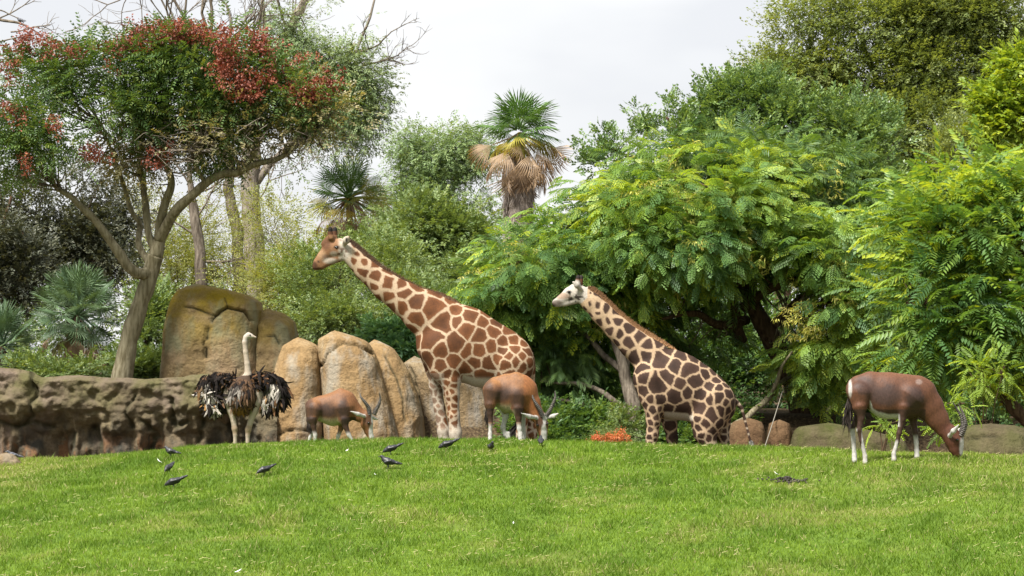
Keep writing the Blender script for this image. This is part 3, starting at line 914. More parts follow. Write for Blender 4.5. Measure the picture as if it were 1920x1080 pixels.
def g1_paint(v, px, py, N):
    R = np.full(len(v), 0.205)
    R = np.where((px > 885), 0.205 - 0.075 * sstep(885, 985, px), R)
    neck = (py < 640) & (px < 850) & (py < 560 + (px - 690) * 0.75 + 40)
    tn = np.clip((px - 650) / 170, 0, 1)
    R = np.where(neck, 0.115 + 0.145 * tn, R)
    head = (px < 656) & (py < 505)
    R = np.where(head, 0.075, R)
    R = np.where((py > 668) & (px < 860), np.interp(py, [668, 730, 800], [0.19, 0.10, 0.085]), R)
    R = np.where((py > 700) & (px > 935), np.interp(py, [700, 760, 800], [0.16, 0.11, 0.085]), R)
    line = np.where(neck, 0.038 - 0.014 * tn, 0.0195)
    line = np.where((py > 690) & (px < 880), 0.020, line)
    belly = (px > 858) & (px < 940)
    white = np.where(belly, sstep(-0.45, -0.85, N[:, 2]) * 0.9, 0) + np.where(belly, sstep(682, 722, py) * 0.85, 0)
    white = np.maximum(white, sstep(772, 812, py) * np.where(px > 940, 0.5, 0.8))
    white = np.maximum(white, np.where((px < 833) & (py > 700), 0.62, 0))
    white = np.maximum(white, np.where((px < 660) & (px > 634) & (py < 500), 0.5, 0))
    return R, line, np.clip(white, 0, 1), None

def blend(c, col, m):
    return c * (1 - m[:, None]) + np.array(col) * m[:, None]

def blob(px, py, x, y, rx, ry, soft=0.4):
    d = np.sqrt(((px - x) / rx) ** 2 + ((py - y) / ry) ** 2)
    return 1 - sstep(1 - soft, 1 + soft, d)

def g1_face(c, v, px, py, N):
    hm = ((px < 652) & (py < 506) & (px + py < 1128)).astype(float)
    tan, dk, wh = np.array(S(176, 130, 92)[:3]), np.array(S(120, 80, 54)[:3]), np.array(S(238, 226, 208)[:3])
    c = blend(c, tan, hm * (1 - sstep(630, 640, px)))
    c = blend(c, dk, hm * blob(px, py, 611, 456, 9, 13) * 0.85)
    c = blend(c, np.array(S(206, 168, 128)[:3]), hm * blob(px, py, 603, 478, 8, 9) * 0.7)
    c = blend(c, dk * 0.55, hm * blob(px, py, 589, 499, 6, 9) * 0.9)
    c = blend(c, dk * 0.6, hm * blob(px, py, 596, 505, 9, 3) * 0.8)
    c = blend(c, np.array(S(150, 120, 100)[:3]), hm * blob(px, py, 611, 482, 7, 5) * 0.7)
    c = blend(c, wh, hm * blob(px, py, 619, 489, 13, 5.5) * 0.8)
    c = blend(c, wh, hm * blob(px, py, 626, 476, 7, 5) * 0.6)
    c = blend(c, wh, blob(px, py, 646, 468, 10, 24) * (px + py < 1134) * 0.95)
    sp = sstep(0.56, 0.63, vnoise(v * 22, 3)) * blob(px, py, 641, 478, 13, 14)
    c = blend(c, dk, sp * 0.9 * (px + py < 1140))
    c = blend(c, (0.02, 0.014, 0.01), hm * blob(px, py, 597, 491, 2.6, 1.8) * 0.9)
    c = blend(c, (0.02, 0.014, 0.01), hm * blob(px, py, 631, 463.5, 5.2, 3.2) * 0.85)
    c = blend(c, dk, ((py < 440) & (px > 614) & (px < 636)) * 1.0)
    c = blend(c, (0.012, 0.010, 0.009), ((py < 433.5) & (px > 612) & (px < 636)) * 1.0)
    c = blend(c, (0.02, 0.015, 0.012), blob(px, py, 650, 450, 2.6, 4.5) * (v[:, 1] < 46.9))
    m = sstep(6, 2, np.abs(px - (1000 - (py - 690) * 0.12))) * (py > 700) * (px > 985)
    return c

def g1_extra(root, A):
    mane(root, A, [(652, 451), (676, 472), (702, 494), (747, 523), (790, 545), (832, 555), (862, 569)], ((0.055, 0.030, 0.018), (0.14, 0.075, 0.04)), 3, 0.085, 1900)
    tuft(root, A, (978, 785, 0.05), (966, 806, 0.05), (0.02, 0.016, 0.014), 4, 0.30, 240, 0.05)
    v, f = sphere(A.pt((631, 463.5, -0.105, 1))[:3], 0.028)
    part("eye", root, v, f, EYE)

giraffe("giraffe", "taller giraffe with warm brown patches and darker muzzle, standing behind a grazing antelope", 47.0,
        dict(lo=(575, 418), hi=(1018, 960), build=g1_build, paint=g1_paint, face=g1_face, extra=g1_extra, seed=12, root=900,
             cols=(np.array(S(236, 206, 172)[:3]), np.array(S(140, 88, 52)[:3]), np.array(S(242, 232, 214)[:3]))))

# ---- the smaller giraffe
def g2_build(A):
    c = A.chain
    c([(1092, 553, 16), (1110, 568, 18), (1128, 587, 20), (1158, 617, 22.5), (1188, 645, 27), (1220, 671, 35)], 0.62, 0.05)
    c([(1235, 702, 46), (1264, 722, 63), (1300, 736, 54), (1330, 752, 42), (1342, 760, 38)], 0.62, 0.09)
    c([(1210, 724, 20), (1222, 752, 20)], 1.0, 0.08)
    c([(1262, 668, 13), (1300, 692, 14), (1340, 722, 16), (1362, 746, 14)], 1.0, 0.07)
    c([(1085, 549, 15.5), (1068, 552, 13), (1053, 562, 9.5), (1042, 567.5, 7)], 0.68, 0.02)
    c([(1084, 561, 8), (1060, 568.5, 6), (1043, 571, 5)], 0.75, 0.015)
    c([(1076, 541, 9), (1066, 547, 8)], 0.7, 0.02)
    for s in (-1, 1):
        c([(1085 + 2 * s, 536, 0.06 * s, 6), (1086 + 2.5 * s, 526, 0.065 * s, 4.6), (1087 + 3 * s, 519.5, 0.07 * s, 4.2)], 1.0, 0.012)
    c([(1090, 543, -0.10, 4), (1081, 534, -0.17, 5.6), (1073, 527, -0.2, 1.6)], 0.5, 0.012)
    c([(1100, 542, 0.10, 4), (1106, 540, 0.18, 4), (1109, 538, 0.22, 1.6)], 0.5, 0.012)
    A.chain([(1222, 712, -0.14, 36), (1226, 745, -0.18, 26), (1226, 768, -0.18, 17)], 0.7, 0.07)
    A.leg([(1226, 768, -0.18, 17), (1225, 790, -0.18, 13), (1223, 815, -0.18, 11.5), (1219, 838, -0.18, 10), (1216, 862, -0.18, 10), (1215, 880, -0.18, 6.5), (1214, 915, -0.18, 6), (1214, -0.18, 7)], 0.05)
    A.chain([(1238, 735, 0.12, 30), (1252, 775, 0.17, 18)], 0.7, 0.07)
    A.leg([(1252, 775, 0.17, 17), (1256, 795, 0.17, 13.5), (1260, 820, 0.17, 10.5), (1262, 850, 0.17, 10), (1263, 880, 0.17, 6.5), (1264, 915, 0.17, 6), (1264, 0.17, 7)], 0.05)
    A.chain([(1340, 752, -0.14, 38), (1326, 790, -0.18, 30), (1322, 812, -0.18, 21)], 0.72, 0.08)
    A.leg([(1322, 812, -0.18, 21), (1330, 836, -0.18, 14), (1338, 862, -0.18, 9), (1335, 885, -0.18, 7), (1332, 915, -0.18, 6), (1331, -0.18, 7)], 0.05)
    A.chain([(1345, 757, 0.13, 34), (1350, 795, 0.17, 20)], 0.72, 0.07)
    A.leg([(1350, 795, 0.17, 18), (1354, 818, 0.17, 12.5), (1360, 842, 0.17, 10.5), (1362, 866, 0.17, 8), (1360, 915, 0.17, 6), (1359, 0.17, 7)], 0.05)
    A.chain([(1366, 748, 6), (1380, 754, 5), (1390, 764, 3.6), (1396, 785, 2.8), (1403, 812, 2.4), (1407, 828, 2.4)], 1.0, 0.02)

def g2_paint(v, px, py, N):
    R = np.full(len(v), 0.195)
    R = np.where(px > 1290, 0.195 - 0.06 * sstep(1290, 1350, px), R)
    neck = (px < 1240) & (py < 560 + (px - 1097) * 1.02 + 34)
    tn = np.clip((px - 1097) / 130, 0, 1)
    R = np.where(neck, 0.115 + 0.105 * tn, R)
    R = np.where((px < 1106) & (py < 578) & (px + py < 1668), 0.052, R)
    R = np.where((py > 745) & (px < 1245), np.interp(py, [745, 790, 830], [0.15, 0.095, 0.08]), R)
    R = np.where((py > 770) & (px > 1285), np.interp(py, [770, 810, 838], [0.145, 0.105, 0.085]), R)
    line = np.where(neck, 0.040 - 0.015 * tn, 0.0195)
    belly = (px > 1245) & (px < 1300)
    white = np.where(belly, sstep(-0.4, -0.8, N[:, 2]) * 0.95, 0) + np.where(belly, sstep(768, 784, py) * 0.8, 0)
    white = white * (1 - sstep(786, 796, py))
    white = np.maximum(white, sstep(800, 850, py) * np.where(px > 1240, 0.42, 0.3))
    white = np.maximum(white, np.where((px > 1352) & (py > 800), 0.45, 0))
    white = np.maximum(white, np.where((px > 1382), 0.35, 0))
    return R, line, np.clip(white, 0, 1), None

def g2_face(c, v, px, py, N):
    hm = ((px < 1102) & (py < 578) & (px + py < 1658)).astype(float)
    wh, dk, tan = np.array(S(240, 230, 216)[:3]), np.array(S(96, 74, 62)[:3]), np.array(S(186, 140, 104)[:3])
    sp = sstep(0.56, 0.62, vnoise(v * 26, 9)) * blob(px, py, 1080, 560, 16, 9)
    c = blend(c, wh, hm * 0.95)
    c = blend(c, np.array(S(50, 40, 36)[:3]), hm * sp * 0.9)
    c = blend(c, tan, hm * blob(px, py, 1054, 555, 14, 6) * 0.6)
    c = blend(c, dk, hm * blob(px, py, 1044, 568, 10, 5.5) * 0.75)
    c = blend(c, dk, hm * blob(px, py, 1036, 572, 6, 4) * 0.8)
    c = blend(c, (0.012, 0.009, 0.008), hm * blob(px, py, 1067, 547.5, 5, 2.6) * 0.9)
    c = blend(c, np.array(S(128, 82, 56)[:3]), ((py < 535) & (px > 1079) & (px < 1096)) * 1.0)
    c = blend(c, (0.02, 0.015, 0.013), ((py < 523) & (px > 1079) & (px < 1098)) * 1.0)
    c = blend(c, wh, blob(px, py, 1080, 533, 11, 8, 0.2) * (v[:, 1] < 46.55) * (px < 1092))
    return c

def g2_extra(root, A):
    mane(root, A, [(1103, 541), (1120, 553), (1137, 568), (1171, 599), (1205, 623), (1240, 641), (1266, 655)], ((0.13, 0.065, 0.03), (0.30, 0.16, 0.075)), 5, 0.085, 1900)
    tuft(root, A, (1406, 824, 0.0), (1409, 836, 0.0), (0.16, 0.15, 0.14), 6, 0.11, 200, 0.025)
    v, f = sphere(A.pt((1067, 547.5, -0.088, 1))[:3], 0.024)
    part("eye", root, v, f, EYE)

giraffe("giraffe", "smaller giraffe with dark chocolate patches, white face and curved hanging tail", 46.6,
        dict(lo=(1024, 508), hi=(1420, 985), build=g2_build, paint=g2_paint, face=g2_face, extra=g2_extra, seed=29, root=1290,
             cols=(np.array(S(238, 204, 166)[:3]), np.array(S(92, 68, 56)[:3]), np.array(S(240, 230, 212)[:3]))))

# ---- antelopes
RUFOUS, DARK, WHITE, CREAM = (np.array(S(*q)[:3]) for q in ((160, 108, 68), (70, 52, 46), (244, 240, 232), (214, 200, 158)))

def horn(root, A, line, r0, seed):
    p = catmull([A.pt(q)[:3] for q in line], 10)
    n = len(p)
    t = np.linspace(0, 1, n)
    r = r0 * A.k * (1 - t ** 1.6 * 0.86)
    r = r * (1 + 0.16 * np.sin(t * 60) * (t < 0.72))
    pp = np.array([np.interp(np.linspace(0, 1, 90), t, p[:, i]) for i in range(3)]).T
    tt = np.linspace(0, 1, 90)
    rr = r0 * A.k * (1 - tt ** 1.6 * 0.86) * (1 + 0.15 * np.sin(tt * 110) * (tt < 0.72))
    v, f = tube(pp, rr, 9)
    return part("horn", root, v, f, HORN)

def axis_dist(v, q):
    """distance to a tapered chain in units of its radius (past its root)"""
    d = np.full(len(v), 9.0)
    for a, b in zip(q[:-1], q[1:]):
        a, b = np.array(a), np.array(b)
        ab = b[:3] - a[:3]
        t = np.clip(((v - a[:3]) @ ab) / (ab @ ab), 0, 1)
        d = np.minimum(d, np.linalg.norm(v - a[:3] - t[:, None] * ab, axis=1) / (a[3] + (b[3] - a[3]) * t + 0.004))
    return d

def antelope(label, D, lo, hi, root_px, build, paint, horns, eyes, tail, ears, h=0.011):
    build0, build = build, lambda A: (build0(A), [A.chain(e, 0.6, 0.012) for e in ears])
    A = Animal(D, lo, hi, h, half=0.5)
    A.thin = 0.80
    build(A)
    v, Q = A.body.mesh(1)
    px, py = px_of(v)
    N = vnormals(v, Q)
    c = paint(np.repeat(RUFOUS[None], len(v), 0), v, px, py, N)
    for ear in ears:
        e_ = [A.pt(q) for q in ear]
        c = blend(c, WHITE, (1 - sstep(1.0, 1.3, axis_dist(v, e_))) * 0.95)
    x = (root_px - 960) / FPX * D
    root = thing("antelope", label, "antelope", (x, D, float(gh(x, D))))
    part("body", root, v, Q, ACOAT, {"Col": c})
    for i, hl in enumerate(horns): horn(root, A, hl[0], hl[1], i)
    for e in eyes:
        v, f = sphere(A.pt(e)[:3], 0.019)
        part("eye", root, v, f, EYE)
    for (a, b, L, n_, sp) in tail:
        tuft(root, A, a, b, (0.03, 0.022, 0.018), 8, L, n_, sp)
    return root

def a1_build(A):
    c = A.chain
    c([(588, 762, 15.5), (604, 766, 24), (624, 768, 30), (640, 763, 32)], 0.60, 0.03)
    c([(594, 752, 7), (618, 747, 8), (639, 737, 8.5), (648, 744, 9)], 0.7, 0.03)
    c([(646, 757, 24), (660, 768, 16.5), (674, 778, 12.5), (684, 781, 11)], 0.6, 0.04)
    c([(687, 781, 11.5), (688, 795, 11.5), (691, 808, 8), (695, 820, 6), (696.5, 826, 5.5)], 0.72, 0.02)
    c([(590, 768, -0.08, 17), (586, 786, -0.10, 10)], 0.7, 0.04)
    A.leg([(586, 786, -0.10, 9), (588, 800, -0.10, 6), (591, 815, -0.10, 4.6), (591, 828, -0.10, 3.8), (592, -0.10, 4)], 0.02)
    c([(588, 770, 0.08, 16), (583, 788, 0.10, 9)], 0.7, 0.04)
    A.leg([(583, 788, 0.10, 8), (587, 804, 0.10, 5.2), (582, 820, 0.10, 4.2), (578, 832, 0.1, 3.6), (576, 0.10, 4)], 0.02)
    c([(642, 766, -0.08, 20), (645, 786, -0.10, 11)], 0.7, 0.04)
    A.leg([(645, 786, -0.10, 10), (648, 800, -0.10, 6.5), (654, 815, -0.10, 4.8), (661, 828, -0.10, 3.8), (668, -0.10, 4)], 0.02)
    c([(640, 770, 0.08, 16), (641, 790, 0.10, 9)], 0.7, 0.04)
    A.leg([(641, 790, 0.10, 8), (639, 804, 0.10, 5.5), (634, 818, 0.10, 4.6), (631, 832, 0.1, 3.8), (629, 0.10, 4)], 0.02)
    c([(576, 757, 3), (577, 772, 2.4), (580, 790, 2)], 1.0, 0.015)

def a1_paint(c, v, px, py, N):
    nz1 = (fbm(v * 14, 3, 3) - 0.5) * 10
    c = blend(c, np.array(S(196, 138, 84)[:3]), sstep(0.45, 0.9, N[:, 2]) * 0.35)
    c = blend(c, DARK, blob(px, py + nz1, 612, 771, 27, 14, 0.6) * 0.9)
    c = blend(c, DARK, blob(px, py + nz1, 579, 768, 9, 26) * 0.7)
    c = blend(c, DARK, blob(px + nz1, py, 644, 772, 10, 26) * 0.85)
    c = blend(c, DARK, ((py > 782) & (py < 812) & ((px > 641) | (px < 594))).astype(float) * 0.85 * (px < 668))
    c = blend(c, CREAM, sstep(-0.2, -0.6, N[:, 2]) * sstep(592, 598, px) * (1 - sstep(634, 641, px)) * sstep(778, 788, py))
    c = blend(c, WHITE, sstep(806, 816, py + nz1 * 0.6) * (px < 670))
    c = blend(c, WHITE, blob(px, py, 590, 792, 5, 16) * (v[:, 1] > 40.0))
    hd = (px > 676)
    c = blend(c, DARK, hd * blob(px, py, 692, 788, 8, 12) * 0.6)
    c = blend(c, WHITE, hd * blob(px, py, 698, 812, 6.5, 16, 0.2))
    c = blend(c, WHITE, hd * blob(px, py, 699, 783, 3.2, 12, 0.3))
    c = blend(c, (0.03, 0.025, 0.022), hd * blob(px, py, 695, 828.5, 7, 2.5, 0.3) * 0.8)
    return c

antelope("small antelope with splayed horns and white nose, grazing in front of the tan boulders", 40.0, (562, 722), (722, 885), 615, a1_build, a1_paint,
         [([(693, 777, -0.03, 1), (691, 765, -0.05, 1), (684, 754, -0.08, 1), (677, 745, -0.08, 1), (674.5, 736, -0.05, 1)], 4.2),
          ([(701, 777, 0.04, 1), (706, 767, 0.06, 1), (711, 757, 0.08, 1), (713, 746, 0.08, 1), (710.5, 736, 0.05, 1)], 4.0)],
         [(691, 793, -0.075, 1)], [((579, 785, 0.0), (581, 805, 0.0), 0.20, 120, 0.02)],
         [[(682, 780, -0.08, 3.2), (671, 776.5, -0.16, 4.2), (657, 771, -0.22, 1.2)], [(697, 782, 0.06, 3.2), (703, 785, 0.12, 3), (709, 786, 0.16, 1.2)]])

def a2_build(A):
    c = A.chain
    c([(926, 729, 19), (940, 734, 27), (958, 739, 35), (974, 735, 33)], 0.62, 0.035)
    c([(928, 716, 8), (948, 712, 9), (968, 708, 9), (980, 716, 11)], 0.8, 0.05)
    c([(982, 738, 28), (994, 756, 19), (1003, 774, 14.5), (1009, 783, 12)], 0.62, 0.04)
    c([(1013, 784, 12.5), (1016, 797, 12), (1018, 811, 8.5), (1019, 824, 6.8)], 0.8, 0.02)
    c([(924, 734, -0.08, 20), (919, 758, -0.10, 11)], 0.7, 0.04)
    A.leg([(919, 758, -0.10, 10), (919, 775, -0.10, 7), (920, 792, -0.10, 5.2), (919, 812, -0.10, 4), (919, -0.10, 4.4)], 0.02)
    c([(930, 738, 0.08, 18), (945, 765, 0.09, 10)], 0.7, 0.04)
    A.leg([(945, 765, 0.09, 10), (948, 782, 0.09, 7), (943, 802, 0.09, 5.6), (947, 816, 0.09, 4.4), (953, 0.09, 4.6)], 0.02)
    c([(970, 742, -0.09, 22), (970, 765, -0.11, 12)], 0.7, 0.04)
    A.leg([(970, 765, -0.11, 11), (972, 784, -0.11, 7), (974, 804, -0.11, 5.6), (975, 817, -0.11, 4.4), (976, -0.11, 4.6)], 0.02)
    c([(972, 745, 0.09, 20), (978, 770, 0.11, 10)], 0.7, 0.04)
    A.leg([(978, 770, 0.11, 9), (980, 788, 0.11, 6.5), (981, 806, 0.11, 5.4), (981, 818, 0.11, 4.4), (982, 0.11, 4.6)], 0.02)
    c([(912, 722, 3), (910, 742, 2.4), (913, 765, 2)], 1.0, 0.015)

def a2_paint(c, v, px, py, N):
    nz1 = (fbm(v * 14, 3, 6) - 0.5) * 10
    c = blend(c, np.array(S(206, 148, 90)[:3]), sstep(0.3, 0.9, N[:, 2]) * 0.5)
    c = blend(c, np.array(S(186, 118, 66)[:3]), (px > 982) * 0.7 * (py < 790))
    c = blend(c, DARK, blob(px, py + nz1, 942, 740, 22, 15, 0.6) * 0.9)
    c = blend(c, DARK, blob(px, py + nz1, 915, 745, 10, 40) * 0.65)
    c = blend(c, DARK, blob(px + nz1, py, 972, 752, 13, 24) * 0.8)
    c = blend(c, DARK, ((py > 766) & (py < 792) & (v[:, 1] < 36.2) & ((px < 926) | ((px > 962) & (px < 984)))).astype(float) * 0.8)
    c = blend(c, CREAM, sstep(-0.15, -0.6, N[:, 2]) * sstep(924, 930, px) * (1 - sstep(962, 969, px)) * sstep(752, 764, py))
    c = blend(c, WHITE, sstep(790, 802, py + nz1 * 0.5) * (px < 990))
    c = blend(c, WHITE, ((py > 764) & (v[:, 1] > 36.34) & (px < 992)).astype(float))
    hd = (px > 1000) & (py > 772)
    c = blend(c, DARK, hd * blob(px, py, 1016, 790, 12, 14) * 0.75)
    c = blend(c, WHITE, hd * blob(px, py, 1020, 813, 5.6, 18, 0.2))
    c = blend(c, WHITE, hd * blob(px, py, 1021, 786, 3.2, 11, 0.3))
    c = blend(c, (0.03, 0.025, 0.022), hd * blob(px, py, 1018, 828.5, 7, 3, 0.3) * 0.8)
    return c

antelope("orange-brown antelope with long ringed horns and pale ears, grazing in front of the taller giraffe", 36.3, (900, 690), (1056, 855), 945, a2_build, a2_paint,
         [([(1017, 780, -0.06, 1), (1012, 768, -0.09, 1), (1005, 757, -0.11, 1), (999, 745, -0.10, 1), (996, 730, -0.07, 1)], 4.4),
          ([(1025, 779, -0.04, 1), (1031, 770, -0.05, 1), (1037, 757, -0.06, 1), (1041, 745, -0.05, 1), (1040.5, 733, -0.03, 1)], 4.4)],
         [(1008, 797, -0.06, 1), (1026, 795, -0.05, 1)], [((913, 762, 0.0), (915, 790, 0.0), 0.22, 120, 0.02)],
         [[(1005, 783, -0.07, 3.2), (992, 781, -0.17, 4.6), (977, 774.5, -0.26, 1.2)], [(1026, 783, -0.03, 3.2), (1038, 780, -0.08, 4.4), (1048, 774.5, -0.11, 1.2)]])

def a3_build(A):
    c = A.chain
    c([(1612, 731, 26), (1634, 731, 31), (1664, 742, 42), (1696, 744, 40), (1718, 741, 35)], 0.60, 0.06)
    c([(1608, 716, 9), (1630, 710, 10), (1668, 711, 9), (1700, 715, 9), (1722, 716, 10)], 0.8, 0.05)
    c([(1726, 744, 34), (1742, 762, 26), (1757, 784, 20), (1770, 804, 16)], 0.58, 0.05)
    c([(1780, 812, 17), (1789, 826, 17), (1792, 840, 13), (1795, 848, 10)], 0.62, 0.02)
    c([(1800, 818, 6), (1801, 834, 5.5), (1800, 848, 5)], 0.8, 0.02)
    c([(1612, 738, -0.08, 23), (1612, 762, -0.10, 14)], 0.7, 0.04)
    A.leg([(1612, 762, -0.10, 13), (1615, 784, -0.10, 8), (1611, 806, -0.10, 6), (1615, 826, -0.10, 4.6), (1622, -0.10, 5)], 0.02)
    c([(1614, 740, 0.08, 22), (1612, 768, 0.10, 12)], 0.7, 0.04)
    A.leg([(1612, 768, 0.10, 11), (1606, 786, 0.10, 7), (1598, 802, 0.10, 6.2), (1600, 824, 0.10, 5), (1602, 0.10, 5.4)], 0.02)
    c([(1706, 745, -0.08, 28), (1695, 762, -0.10, 14)], 0.7, 0.04)
    A.leg([(1695, 762, -0.10, 13), (1692, 786, -0.10, 8), (1686, 812, -0.10, 6), (1682, 830, -0.10, 4.5), (1676, -0.10, 5)], 0.02)
    c([(1712, 750, 0.08, 26), (1711, 776, 0.10, 13)], 0.7, 0.04)
    A.leg([(1711, 776, 0.10, 12), (1713, 792, 0.10, 8), (1716, 810, 0.10, 6.6), (1718, 830, 0.10, 5), (1719, 0.10, 5.4)], 0.02)
    c([(1595, 716, 3.5), (1592, 732, 2.8), (1592, 752, 2.4)], 1.0, 0.015)

def a3_paint(c, v, px, py, N):
    c = np.repeat(np.array(S(124, 80, 56)[:3])[None], len(v), 0)
    nz1 = (fbm(v * 12, 3, 9) - 0.5) * 16
    c = blend(c, np.array(S(156, 106, 72)[:3]), sstep(0.5, 0.95, N[:, 2]) * 0.5)  # highlight along the back painted into the hide where it faces up
    dk = np.array(S(88, 66, 60)[:3])
    c = blend(c, dk, blob(px, py + nz1, 1658, 742, 34, 20) * 0.9)
    c = blend(c, dk, blob(px, py + nz1, 1620, 722, 20, 16) * 0.75)
    c = blend(c, dk, blob(px + nz1, py, 1716, 748, 18, 24) * 0.95)
    c = blend(c, np.array(S(182, 160, 150)[:3]), blob(px, py, 1723, 716, 6, 5) * 0.6)  # painted highlight spot on the withers
    c = blend(c, DARK, ((py > 768) & (py < 840) & (px < 1735)).astype(float) * 0.75)
    yb = np.interp(px, [1626, 1633, 1637, 1648, 1665, 1688], [742, 754, 766, 773, 776.5, 777]) + nz1 * 0.15
    c = blend(c, WHITE, sstep(yb - 2.5, yb + 2.5, py) * sstep(1629, 1633, px) * (1 - sstep(1684, 1689, px)) * (py < 800))
    c = blend(c, WHITE, sstep(1616, 1622, px) * (px < 1640) * sstep(754, 764, py) * (py < 796) * (v[:, 1] > 31.98))
    c = blend(c, WHITE, ((py > 780) & (v[:, 1] > 32.02) & (px < 1740) & (px > 1700) & (px < 1714)).astype(float) * 0.0 + sstep(812, 824, py) * (v[:, 1] > 32.02) * (px < 1735))
    c = blend(c, WHITE, (sstep(802, 806, py) * (px < 1607)))
    c = blend(c, WHITE, (sstep(796, 815, py + nz1) * ((px > 1615) & (px < 1630)) + sstep(822, 832, py) * ((px > 1660) & (px < 1684))) * 0.85)
    c = blend(c, WHITE, blob(px, py, 1594, 728, 3.5, 16) * 0.8)
    hd = (px > 1762) & (py > 795)
    c = blend(c, np.array(S(112, 66, 48)[:3]), hd * 0.7)
    c = blend(c, WHITE, hd * blob(px, py, 1805, 840, 6, 20, 0.3) * (py > 812))
    return c

antelope("dark chestnut antelope with swept-back horns, grazing beside the mossy boulder", 32.0, (1576, 690), (1828, 880), 1690, a3_build, a3_paint,
         [([(1802, 817, -0.03, 1), (1808, 803, -0.05, 1), (1810, 790, -0.06, 1), (1805, 774, -0.05, 1), (1797, 757, -0.03, 1)], 5.2),
          ([(1800, 815, 0.05, 1), (1805, 800, 0.07, 1), (1804, 786, 0.08, 1), (1796, 770, 0.08, 1), (1786, 753, 0.06, 1)], 5.0)],
         [(1795, 825, -0.085, 1)], [((1592, 742, 0.0), (1590, 790, 0.0), 0.30, 260, 0.035)],
         [[(1781, 817, -0.08, 3.5), (1788, 808, -0.15, 5.2), (1798, 796, -0.20, 1.2)], [(1794, 812, 0.06, 3.2), (1799, 806, 0.10, 3.4), (1803, 800, 0.13, 1.2)]], h=0.0095)

# ---- ostrich
def feather(n=5, L=1.0, W=0.16, droop=0.35, split=True):
    """a soft plume along +x: midrib with ragged vanes"""
    t = np.linspace(0, 1, n)
    mid = np.stack([t * L, np.zeros(n), -droop * L * t ** 2], 1)
    w = W * np.array([0.25, 0.9, 1.0, 0.8, 0.25])[:n] if n == 5 else W * np.sin(np.pi * (0.1 + 0.85 * t))
    v = np.concatenate([mid + np.stack([0 * t, w, -0.25 * w], 1), mid, mid + np.stack([0 * t, -w, -0.25 * w], 1)])
    f = []
    for i in range(n - 1):
        f += [(i, n + i, n + i + 1, i + 1), (n + i, 2 * n + i, 2 * n + i + 1, n + i + 1)]
    return v, np.array(f)

def frames(X, up):
    X = X / (np.linalg.norm(X, axis=1, keepdims=True) + 1e-9)
    Y = np.cross(up, X); Y /= (np.linalg.norm(Y, axis=1, keepdims=True) + 1e-9)
    return X, Y, np.cross(X, Y)

def scatter(tv, tf, pos, X, up, scale):
    """copies of a template joined: returns verts, faces, copy index per vertex"""
    X, Y, Z = frames(X, up)
    n = len(tv)
    sc = np.asarray(scale).reshape(-1, 1, 1)
    v = pos[:, None, :] + sc * (tv[None, :, 0:1] * X[:, None, :] + tv[None, :, 1:2] * Y[:, None, :] + tv[None, :, 2:3] * Z[:, None, :])
    f = (np.arange(len(pos))[:, None, None] * n + tf[None]).reshape(-1, tf.shape[1])
    return v.reshape(-1, 3), f, np.repeat(np.arange(len(pos)), n)

